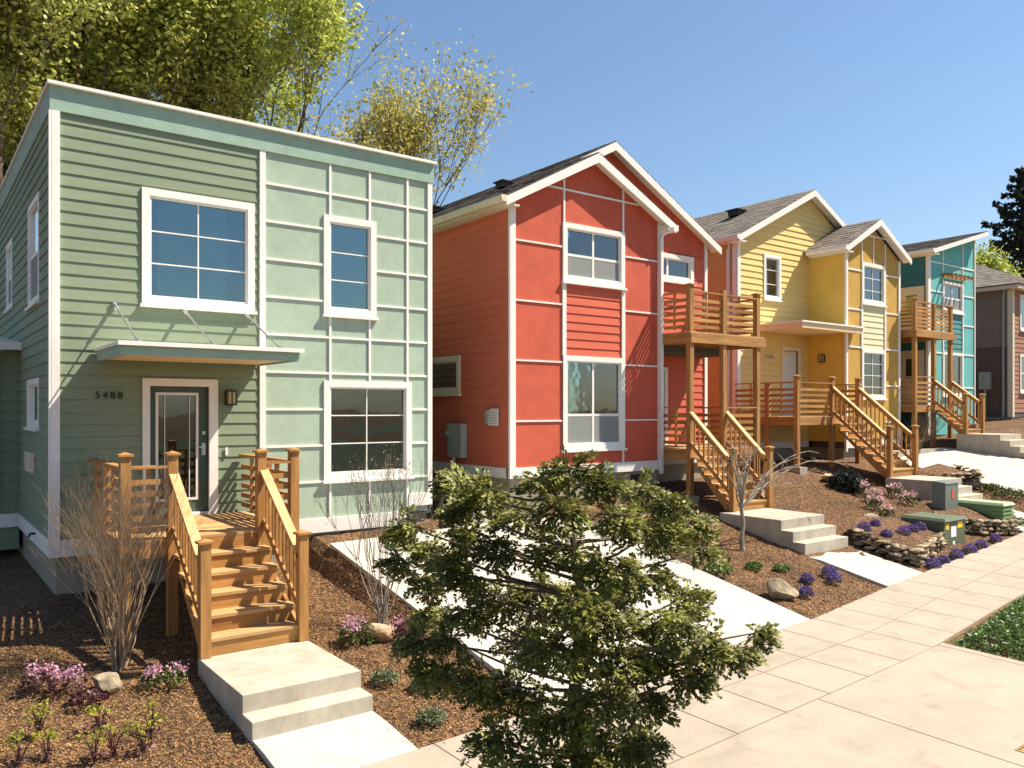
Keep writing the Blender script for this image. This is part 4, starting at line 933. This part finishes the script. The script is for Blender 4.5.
def leafy_tree(base, label, L0, r0, depth, leaves_per, leafsize, m, seed, cl=.45, lean=(0, 0, 1), spread=.5, kids=(2, 3), up=.15, shrink=.8, bark='bark', name='tree', trunks=1, cat='tree', tlen=.35, group=None, lv=1):
    rr = random.Random(seed); t = thing(name, base, label, cat, group); tips = []; mb = MB()
    for k in range(trunks):
        d = Vector(lean)+(Vector((math.cos(k*2.4+seed), math.sin(k*2.4+seed), 0))*.14 if trunks > 1 else Vector((0, 0, 0)))
        grow(mb, Vector(base)-Vector((0, 0, .3)), d.normalized(), L0, r0, depth, tips, spread, kids, up, shrink, 4, 7, rr, lv)
    mb.build('trunk', M[bark], t)
    T = np.array([tuple(a) for a, _, _ in tips]); D = np.array([tuple(b) for _, b, _ in tips]); LL = np.array([c for _, _, c in tips])
    C = np.repeat(T, leaves_per, 0)+np.repeat(D*LL[:, None], leaves_per, 0)*rng.uniform(-tlen, tlen, (len(T)*leaves_per, 1))*1.5
    C = C+rng.normal(size=C.shape)*cl*np.repeat(rng.uniform(.35, 1.1, (len(T), 1)), leaves_per, 0)*np.array([1, 1, .75])
    leaf_obj('crown', C, leafsize, m, t, None, .2)
    return t, len(tips)
def ray(px, k):
    tt = (px-512)/815; s_, c_ = math.sin(YAW), math.cos(YAW); return ((s_+tt*c_)*k, (c_-tt*s_)*k)
# big deciduous trees behind the green house
leafy_tree((*ray(188, 30), -2.7), 'tall spring green tree with upright limbs rising behind the middle of the green house', 4.9, .28, 7, 24, .092, 'leaf_bright', 11, .38, lv=3, spread=.30, kids=(2, 3), up=.10, shrink=.78, trunks=3, group='trees behind the houses')
leafy_tree((*ray(70, 27), -2.7), 'dense olive green tree filling the sky above the left corner of the green house', 4.9, .30, 7, 24, .09, 'leaf_maple', 5, .42, lv=2, spread=.38, up=.10, shrink=.80, trunks=3, group='trees behind the houses')
leafy_tree((*ray(295, 40), -2.7), 'thinly leaved yellowish tree just right of the tall green tree', 5.5, .22, 6, 9, .10, 'leaf_sparse', 24, .45, lv=2, spread=.24, up=.12, shrink=.80, trunks=2, group='trees behind the houses')
leafy_tree((*ray(372, 38), -2.7), 'smallest thinly leaved tree standing between the green and red roofs', 4.0, .16, 6, 6, .09, 'leaf_sparse', 34, .36, lv=2, spread=.40, up=.10, shrink=.76, group='trees behind the houses')
leafy_tree((*ray(987, 46), -1), 'bright lime green tree beyond the turquoise house', 3.0, .18, 5, 34, .11, 'leaf_bright', 41, .45, lv=2, spread=.36, up=.12, shrink=.74, group='trees behind the houses')
def fir(base, h, r, label, seed, n=70, dens=46, lf=.16):
    rr = random.Random(seed); t = thing('conifer_tree', base, label, 'conifer', 'trees behind the houses'); b = Vector(base); mb = MB(); mb.tube([b-Vector((0, 0, .3)), b+Vector((0, 0, h))], [r*.07, .03], 7); mb.build('trunk', M['bark'], t)
    mb = MB(); C = []
    for i in range(n):
        u = .12+.88*(i/n)**.9; z = h*u; L = r*(1-u)**.8*rr.uniform(.55, 1.15)+.25; a = i*2.4+rr.uniform(-.4, .4); d = Vector((math.cos(a), math.sin(a), 0))
        p0 = b+Vector((0, 0, z)); p1 = p0+d*L*.6+Vector((0, 0, -.03*L)); p2 = p0+d*L+Vector((0, 0, .10*L)); mb.tube([p0, p1, p2], [.05, .03, .01], 4)
        for k in range(int(dens*L)):
            q = rr.random()**.7; p = p0.lerp(p1, q/.6) if q < .6 else p1.lerp(p2, (q-.6)/.4); w_ = .22*L*(1.1-q)
            C.append(tuple(p+d.cross(Vector((0, 0, 1)))*rr.uniform(-w_, w_)+Vector((0, 0, rr.uniform(-.35, .08)))))
    mb.build('branches', M['bark'], t); leaf_obj('crown', np.array(C), lf, 'leaf_fir', t, None, .2)
fir((*ray(8, 33), -2.7), 19, 5.5, 'dark conifer behind the olive tree at the left edge of the picture', 3, 90, 60, .17)
fir((*ray(1022, 56), -1), 17.8, 7.2, 'very dark blue green conifer at the right edge against the sky', 4, 100, 60, .17)

# bare shrubs
def bare_shrub(base, label, h, w_, stems, seed, m='twig', r=.011, depth=3, up=.25, twigs=True, group='leafless shrubs in the beds', buds=0):
    rr = random.Random(seed); t = thing('bare_shrub', base, label, 'shrub', group); mb = MB(); tips = []
    for i in range(stems):
        a = rr.random()*6.28; s_ = rr.random()**.6*w_; d = Vector((math.cos(a)*s_, math.sin(a)*s_, 1)).normalized()
        grow(mb, Vector(base)+Vector((rr.gauss(0, .04), rr.gauss(0, .04), -.05)), d, h*rr.uniform(.36, .5), r*rr.uniform(.7, 1.4), depth, tips, .38, (2, 3), up, .62, 3, 4, rr)
    mb.build('stems', M[m], t)
    if buds:
        T = np.array([tuple(a) for a, _, _ in tips]); C = np.repeat(T, buds, 0)+rng.normal(size=(len(T)*buds, 3))*.05; leaf_obj('buds', C, .012, 'twig', t)['kind'] = 'stuff'
bare_shrub((2.1, 10.68, -3.07), 'largest leafless shrub, a dense fan of tan stems left of the porch stairs', 2.15, .40, 56, 2, r=.0085, depth=4, up=.20, buds=0)
bare_shrub((5.45, 10.35, -3.04), 'slender leafless shrub in front of the lower green house window', 2.3, .40, 20, 9, 'bark_grey', r=.010, depth=3, buds=1)
bare_shrub((24.0, 12.2, -1.8), 'small leafless shrub with reddish twigs at the corner of the yellow house steps', 1.5, .6, 12, 15, r=.010)
bare_shrub((27.6, 13.5, -1.2), 'dark twiggy shrub under the turquoise house porch', 1.2, .8, 26, 19, r=.010, m='bark')
# small bare tree by the red stairs
rr = random.Random(12); t = thing('bare_tree', (12.95, 9.9, -2.69), 'small grey leafless tree with arching branches in front of the red house stairs', 'tree'); mb = MB()
b = Vector((12.95, 9.9, -2.75)); f = b+Vector((.03, .05, .85)); mb.tube([b, b+Vector((0, .02, .3)), b+Vector((.05, .02, .55)), f], [.05, .042, .038, .035], 8)
for (dx, dy, hz, dr) in ((2.9, -.5, 1.15, .45), (2.3, -.2, 1.2, .2), (2.4, .1, .95, .35), (1.6, -.3, 1.05, .15), (1.0, .5, 1.15, .25), (.35, .2, 1.2, 0), (-.2, .1, 1.25, 0), (-.45, -.2, 1.0, 0), (-.1, -.4, 1.1, .0), (.1, .5, 1.2, 0), (.7, .1, 1.25, .1), (-.3, .4, .9, 0), (1.5, -.1, .55, .15)):
    e = f+Vector((dx, dy, hz-dr)); m1 = f+Vector((dx*.3, dy*.3, hz*.62)); m2 = f+Vector((dx*.68, dy*.68, hz*.98)); a0 = f-Vector((0, 0, .02)); pts = []
    for q_ in range(9):
        u_ = q_/8; pts.append(a0*(1-u_)**3+m1*3*u_*(1-u_)**2+m2*3*u_*u_*(1-u_)+e*u_**3+Vector((rr.gauss(0, .012), rr.gauss(0, .012), rr.gauss(0, .012)))*(1 if 0 < q_ < 8 else 0))
    mb.tube(pts, [.02-.0019*q_ for q_ in range(9)], 5)
    for k in range(9):
        i = rr.randint(1, 7); q = pts[i].lerp(pts[i+1], rr.random()); v = Vector((rr.gauss(0, 1), rr.gauss(0, 1), rr.uniform(-.2, 1.2))).normalized()*rr.uniform(.12, .34); mb.tube([q, q+v*.5+Vector((0, 0, .02)), q+v], [.007, .005, .003], 4)
mb.build('trunk', M['bark_grey'], t)

def tuft(name, base, label, cat, r, h, n, leaf, m, seed_, group=None, petals=None, pn=0, psize=.02, stems=True, ptop=.75):
    """small plant: stems, leaf clump and, if asked, a flower head layer"""
    t = thing(name, base, label, cat, group); b = np.array(base)
    a = rng.uniform(0, 6.28, n); q = rng.uniform(0, 1, n)**.5; C = np.stack([np.cos(a)*q*r, np.sin(a)*q*r, rng.uniform(.1, 1, n)*h*(1-.45*q*q)], 1)+b
    leaf_obj('leaves', C, leaf, m, t)
    if stems:
        mb = MB()
        for i in range(7): e = C[i % n]; mb.tube([tuple(b-np.array([0, 0, .03])), tuple((b+e)/2+np.array([0, 0, .03])), tuple(e)], [.006, .005, .003], 4)
        mb.build('stems', M['twig'], t)
    if petals:
        k = pn; hs = 6; hc = rng.uniform(-1, 1, (hs, 2))*r*.7; idx = rng.integers(0, hs, k)
        P = np.zeros((k, 3)); P[:, :2] = hc[idx]+rng.normal(size=(k, 2))*r*.2; P[:, 2] = h*ptop+rng.normal(size=k)*h*.14+.03; leaf_obj('flowers', P+b, psize, petals, t)['kind'] = 'stuff'
    return t
G1 = 'flowering azaleas in the beds'
tuft('azalea', (1.20, 10.40, -3.10), 'pink azalea furthest left, in front of the dark house shadow', 'azalea', .17, .26, 120, .03, 'leaf_plum', 1, G1, 'pink', 170, .020)
tuft('azalea', (1.48, 10.20, -3.12), 'pink azalea with two blossom heads just left of the tan rock', 'azalea', .20, .24, 140, .03, 'leaf_plum', 2, G1, 'pink', 200, .020)
tuft('azalea', (2.42, 9.95, -3.15), 'low pink azalea with green leaves beside the left concrete steps', 'azalea', .27, .18, 220, .032, 'leaf_shrub', 3, G1, 'pink', 210, .02)
tuft('azalea', (4.88, 9.95, -3.10), 'bright pink azalea under the slender leafless shrub', 'azalea', .24, .30, 260, .035, 'leaf_shrub', 4, G1, 'pink', 250, .022)
tuft('azalea', (5.50, 9.75, -3.10), 'dark plum azalea with few blossoms right of the orange tan rock', 'azalea', .20, .26, 300, .028, 'leaf_plum', 5, G1, 'pink', 110, .018)
tuft('plum_perennial', (1.62, 9.85, -3.17), 'dark plum leaved perennial below the tan rock at the left', 'plant', .20, .12, 200, .03, 'leaf_plum', 6)
for (x, y, lb) in ((19.9, 11.45, 'uppermost pale pink azalea below the yellow porch'), (19.5, 10.95, 'pale pink azalea left of the middle of the slope'), (20.7, 11.0, 'pale pink azalea touching the landing of the yellow house'), (18.6, 10.1, 'pale pink azalea behind the flat dark rock'), (18.95, 10.6, 'pale pink azalea between the flat rock and the landing'), (20.35, 10.5, 'lowest pale pink azalea on the landing side')):
    tuft('azalea', (x, y, zg(x, y)), lb, 'azalea', .22, .30, 150, .032, 'leaf_shrub', 7, G1, 'pale_pink', 110, .032)
def hellebore(x, y, lb, k=1):
    z = zg(x, y); t = thing('hellebore', (x, y, z), lb, 'plant', 'lime flowered perennials at the bottom left'); mb = MB(); C = []
    for i in range(9*k):
        a = random.random()*6.28; d = random.uniform(.03, .14); e = Vector((x+math.cos(a)*d, y+math.sin(a)*d, z+random.uniform(.16, .30))); mb.tube([(x, y, z-.03), (x+math.cos(a)*d*.4, y+math.sin(a)*d*.4, z+.14), e], [.006, .005, .004], 4); C += [np.array(e)+rng.normal(size=3)*.022 for _ in range(7)]
    mb.build('stems', M['leaf_plum'], t); leaf_obj('flowers', np.array(C), .021, 'leaf_lime', t, None, .3)
    D = np.array([(x, y, z+.05)])+rng.normal(size=(22, 3))*np.array([.06, .06, .03]); leaf_obj('leaves', D, .026, 'leaf_plum', t, None, .4)
for x, y, lb, k in ((1.1, 9.35, 'widest lime flowered perennial, topmost at the bottom left', 2), (.88, 8.85, 'lime flowered perennial in the bottom left corner', 1), (1.10, 8.82, 'lime flowered perennial second from the bottom left corner', 1), (1.62, 9.15, 'lime flowered perennial right of the widest one', 1), (1.46, 8.55, 'lime flowered perennial at the bottom edge below its taller neighbour', 1), (1.63, 8.6, 'lime flowered perennial at the bottom edge with yellow tops', 1), (2.02, 8.8, 'lime flowered perennial nearest the concrete steps', 1), (1.88, 8.5, 'lime flowered perennial at the bottom edge nearest the path', 1)): hellebore(x, y, lb, k)
for x, y, lb in ((4.62, 8.72, 'grey green tuft closest to the two concrete steps'), (4.95, 8.36, 'grey green tuft in the middle of the bed by the driveway'), (4.60, 7.62, 'grey green tuft nearest the pavement corner')):
    tuft('sedum', (x, y, zg(x, y)), lb, 'plant', .17, .15, 330, .026, 'leaf_grey', 8, 'grey green tufts in the front bed')
for x, y, lb, r_ in ((12.3, 9.15, 'bright green tuft right of the small leafless tree', .16), (12.75, 8.9, 'bright green tuft beside the red house steps', .15), (11.5, 9.3, 'leafy green plant at the driveway edge left of the small leafless tree', .26), (11.3, 10.3, 'largest leafy green plant near the red foundation', .5), (12.4, 11.2, 'green leafy shrub against the red foundation', .5), (11.2, 11.6, 'green leafy shrub at the top of the driveway', .45), (20.9, 12.2, 'small green tuft near the landing of the yellow house', .14), (24.0, 10.05, 'green tuft beyond the small stone wall', .3), (23.8, 9.5, 'low green ground plant beside the far driveway', .4), (22.05, 8.6, 'green weeds at the end of the stone edging', .25)):
    tuft('green_plant', (x, y, zg(x, y)), lb, 'plant', r_, r_*.7, int(900*r_), .035, 'leaf_cover' if r_ < .3 else 'leaf_shrub', 9, 'small green plants in the beds')
# feathery evergreen shrub under the yellow porch
t = thing('evergreen_shrub', (19.9, 11.9, -2.05), 'feathery green evergreen shrub below the yellow porch deck', 'shrub'); a = rng.normal(size=(2600, 3)); a /= np.linalg.norm(a, axis=1)[:, None]; a[:, 2] = abs(a[:, 2])
leaf_obj('foliage', a*rng.uniform(.3, 1, (2600, 1))*np.array([.5, .5, .55])+np.array([19.9, 11.9, -2.1]), .05, 'leaf_fir', t); mb = MB(); mb.tube([(19.9, 11.9, -2.15), (19.9, 11.9, -1.7)], [.03, .02], 6); mb.build('stem', M['bark'], t)
# lavender
LAV = [(11.80, 8.20, 0, 'purple lavender tuft directly in front of the craggy rock'), (12.72, 8.35, 0, 'purple lavender tuft right of the craggy rock'), (12.12, 7.98, 0, 'purple lavender tuft nearest the pavement between driveway and path'),
       (13.52, 8.42, 0, 'upper purple lavender tuft of the close pair beside the red house path'), (13.28, 8.18, 0, 'lower purple lavender tuft of the close pair beside the red house path'),
       (16.15, 9.25, .26, 'purple lavender tuft at the left end of the raised bed'), (16.75, 9.35, .26, 'rear purple lavender tuft in the raised bed'), (16.3, 8.85, .26, 'purple lavender tuft low at the left of the raised bed'), (16.85, 8.78, .26, 'purple lavender tuft in the middle of the raised bed'), (17.3, 8.82, .26, 'purple lavender tuft beside the transformer box, second from it'), (17.7, 8.85, .26, 'purple lavender tuft touching the olive transformer box'),
       (16.22, 7.86, 0, 'leftmost purple lavender tuft along the pavement edge'), (16.8, 7.93, 0, 'second purple lavender tuft along the pavement edge'), (17.45, 7.98, 0, 'third purple lavender tuft along the pavement edge, below the transformer box'), (18.2, 8.05, 0, 'largest purple lavender tuft along the pavement edge'), (18.9, 8.12, 0, 'fifth purple lavender tuft along the pavement edge'), (19.8, 8.2, 0, 'furthest purple lavender tuft along the pavement edge')]
for i, (x, y, dz, lb) in enumerate(LAV):
    z = zg(x, y)+dz; t = thing('lavender', (x, y, z), lb, 'lavender', 'purple lavender tufts'); s_ = random.uniform(.115, .15)
    a = rng.normal(size=(520, 3)); a /= np.linalg.norm(a, axis=1)[:, None]; a[:, 2] = abs(a[:, 2])*1.15+.15; leaf_obj('flowers', a*s_*rng.uniform(.75, 1.08, (520, 1))+np.array([x, y, z]), .016, 'purple', t)
    a = rng.normal(size=(160, 3)); a /= np.linalg.norm(a, axis=1)[:, None]; a[:, 2] = abs(a[:, 2])*.7; leaf_obj('leaves', a*s_*.85+np.array([x, y, z]), .02, 'leaf_grey', t)
# ground cover bed at the right
n = 90000; X = rng.uniform(11.5, 21, n); Y = rng.uniform(2.9, 8, n); yi = np.array([ip(x, YI) for x in X]); e0 = 1.92-.06*np.clip((X-12.5)/2, 0, 1); dedge = np.minimum(yi-e0-Y, (X-11.66)*.75); k = dedge > rng.uniform(-.02, .1, n); X, Y, dedge = X[k], Y[k], dedge[k]
Z = np.array([zg(x, y) for x, y in zip(X, Y)]); hh = .20*np.clip(dedge/.35, 0.1, 1)*(1+.45*np.array([noise.noise((x*2.2, y*2.2, 5)) for x, y in zip(X, Y)])); Z = Z+hh*rng.uniform(.35, 1.1, len(X))
tag(leaf_obj('ground_cover', np.stack([X, Y, Z], 1), .027, 'leaf_cover', None, None, .45), 'dense low leafy ground cover in the kerb bed at the right edge', 'ground cover', None, 'stuff')

# ================================================================== FOREGROUND CYPRESS
TB = Vector((4.12, 4.68, -3.5))
ct = thing('cypress_tree', TB, 'dark green cypress in the near foreground with layered fan shaped sprays', 'conifer')
CL = [(570,468,30,0),(545,482,24,.1),(600,482,22,-.1),(520,515,34,.2),(487,492,26,.1),(560,505,30,-.2),(455,483,18,.2),(466,508,20,.1),(470,530,20,0),(500,545,34,.2),
      (410,528,22,.3),(432,548,24,.3),(398,560,14,.4),(455,558,26,.2),(640,488,24,.1),(668,500,24,.2),(690,522,24,.2),(702,550,14,.3),(655,530,34,0),(620,515,30,-.3),
      (645,575,40,0),(688,595,22,.2),(703,640,24,.1),(722,655,18,.2),(740,650,15,.2),(760,632,8,.2),(690,675,24,.1),(660,650,40,-.1),(645,700,30,0),(642,738,22,.1),
      (560,545,44,-.2),(603,560,46,-.3),(540,590,48,.2),(610,615,52,-.3),(560,645,52,-.3),(500,595,40,.3),(465,575,26,.3),(430,582,16,.4),(470,612,26,.3),(435,612,16,.4),
      (420,640,20,.3),(450,640,22,.2),(440,676,20,.3),(480,676,32,.2),(430,668,12,.3),(515,690,44,.1),(495,735,32,.1),(560,715,46,-.2),(600,695,46,-.3),(585,755,46,-.2),
      (620,745,34,-.1),(540,765,42,0),(600,800,60,-.2),(540,820,60,.1),(500,785,40,.2),(640,780,30,0),(620,655,44,.3),(530,640,44,.4),(600,590,40,.4),(670,620,36,-.3),(575,600,45,-.4)]
mb = MB(); top = None; fans = []
def P3(px, py, k):
    x, y = ray(px, k); return Vector((x, y, (410-py)/815*k))
K0 = 6.15
tr = [P3(578, 885, K0), P3(580, 800, K0), P3(574, 700, K0+.05), P3(582, 600, K0), P3(572, 530, K0), P3(566, 470, K0)]
tr[0] = TB-Vector((0, 0, .1)); mb.tube(tr, [.075, .06, .05, .038, .024, .01], 8)
rr = random.Random(3)
def spray(p, d, nrm, L):
    """flat fan of scale leaves along a forked branchlet"""
    side = d.cross(nrm).normalized(); n_ = int(L/.015)
    for i in range(n_):
        u = i/n_; c = p+d*L*u+nrm*(-.25*L*u*u); wd = L*.42*(1-u)**.8*(.25+u*1.6 if u < .45 else 1)
        for sg in (-1, 1):
            m_ = max(1, int(wd/.022))
            for j in range(1, m_+1):
                q = c+side*sg*wd*j/m_+d*wd*.55*j/m_+nrm*(-.18*wd*(j/m_)**2)
                fans.append((q+Vector((rr.gauss(0, .004), rr.gauss(0, .004), rr.gauss(0, .006))), (d*.6+side*sg*.55+nrm*rr.uniform(-.35, .35)).normalized(), nrm))
for (px, py, rp, dk) in CL:
    k = K0+dk*1.3+rr.uniform(-.35, .35); c = P3(px, py, k); r_ = rp/815*k
    zt = min(c.z-rr.uniform(.05, .35), -.45); zt = max(zt, -3.0)
    # point on the trunk a little below the clump
    for a, b_ in zip(tr, tr[1:]):
        if a.z <= zt <= b_.z: s0 = a.lerp(b_, (zt-a.z)/(b_.z-a.z)); break
    else: s0 = tr[4]
    md = s0.lerp(c, .5)+Vector((0, 0, -.04)); mb.tube([s0, md, c], [.017, .011, .005], 5)
    out = (c-s0); out.z *= .3
    if out.length < .05: out = Vector((rr.gauss(0, 1), rr.gauss(0, 1), 0))
    out.normalize()
    ns = int(19+r_*225)
    for i in range(ns):
        off = Vector((rr.gauss(0, 1), rr.gauss(0, 1), rr.gauss(0, .8))); off = off.normalized()*r_*rr.random()**.45*.85; off.z *= .55; off.z -= .35*Vector((off.x, off.y, 0)).length**2/max(r_, .05)
        d = (off.normalized()*.8+out*.6+Vector((rr.gauss(0, .3), rr.gauss(0, .3), rr.uniform(-.45, .1)))).normalized()
        nr = (Vector((0, 0, 1))+Vector((rr.gauss(0, .4), rr.gauss(0, .4), 0))); nr = (nr-d*nr.dot(d)).normalized()
        spray(c+off*.75, d, nr, rr.uniform(.10, .19))
        if i % 3 == 0: mb.tube([c+off*.1, c+off*.75], [.004, .003], 3)
mb.build('trunk', M['bark'], ct)
n = len(fans); C = np.array([tuple(a) for a, _, _ in fans]); D = np.array([tuple(b_) for _, b_, _ in fans]); Nn = np.array([tuple(c) for _, _, c in fans])
Sd = np.cross(D, Nn); Sd /= np.linalg.norm(Sd, axis=1)[:, None]; sz = rng.uniform(.015, .028, (n, 1))
quads('foliage', C, D*sz, Sd*sz*.5+Nn*sz*rng.uniform(-.3, .3, (n, 1)), M['leaf_cypress'], ct)
print('cypress leaves', n)
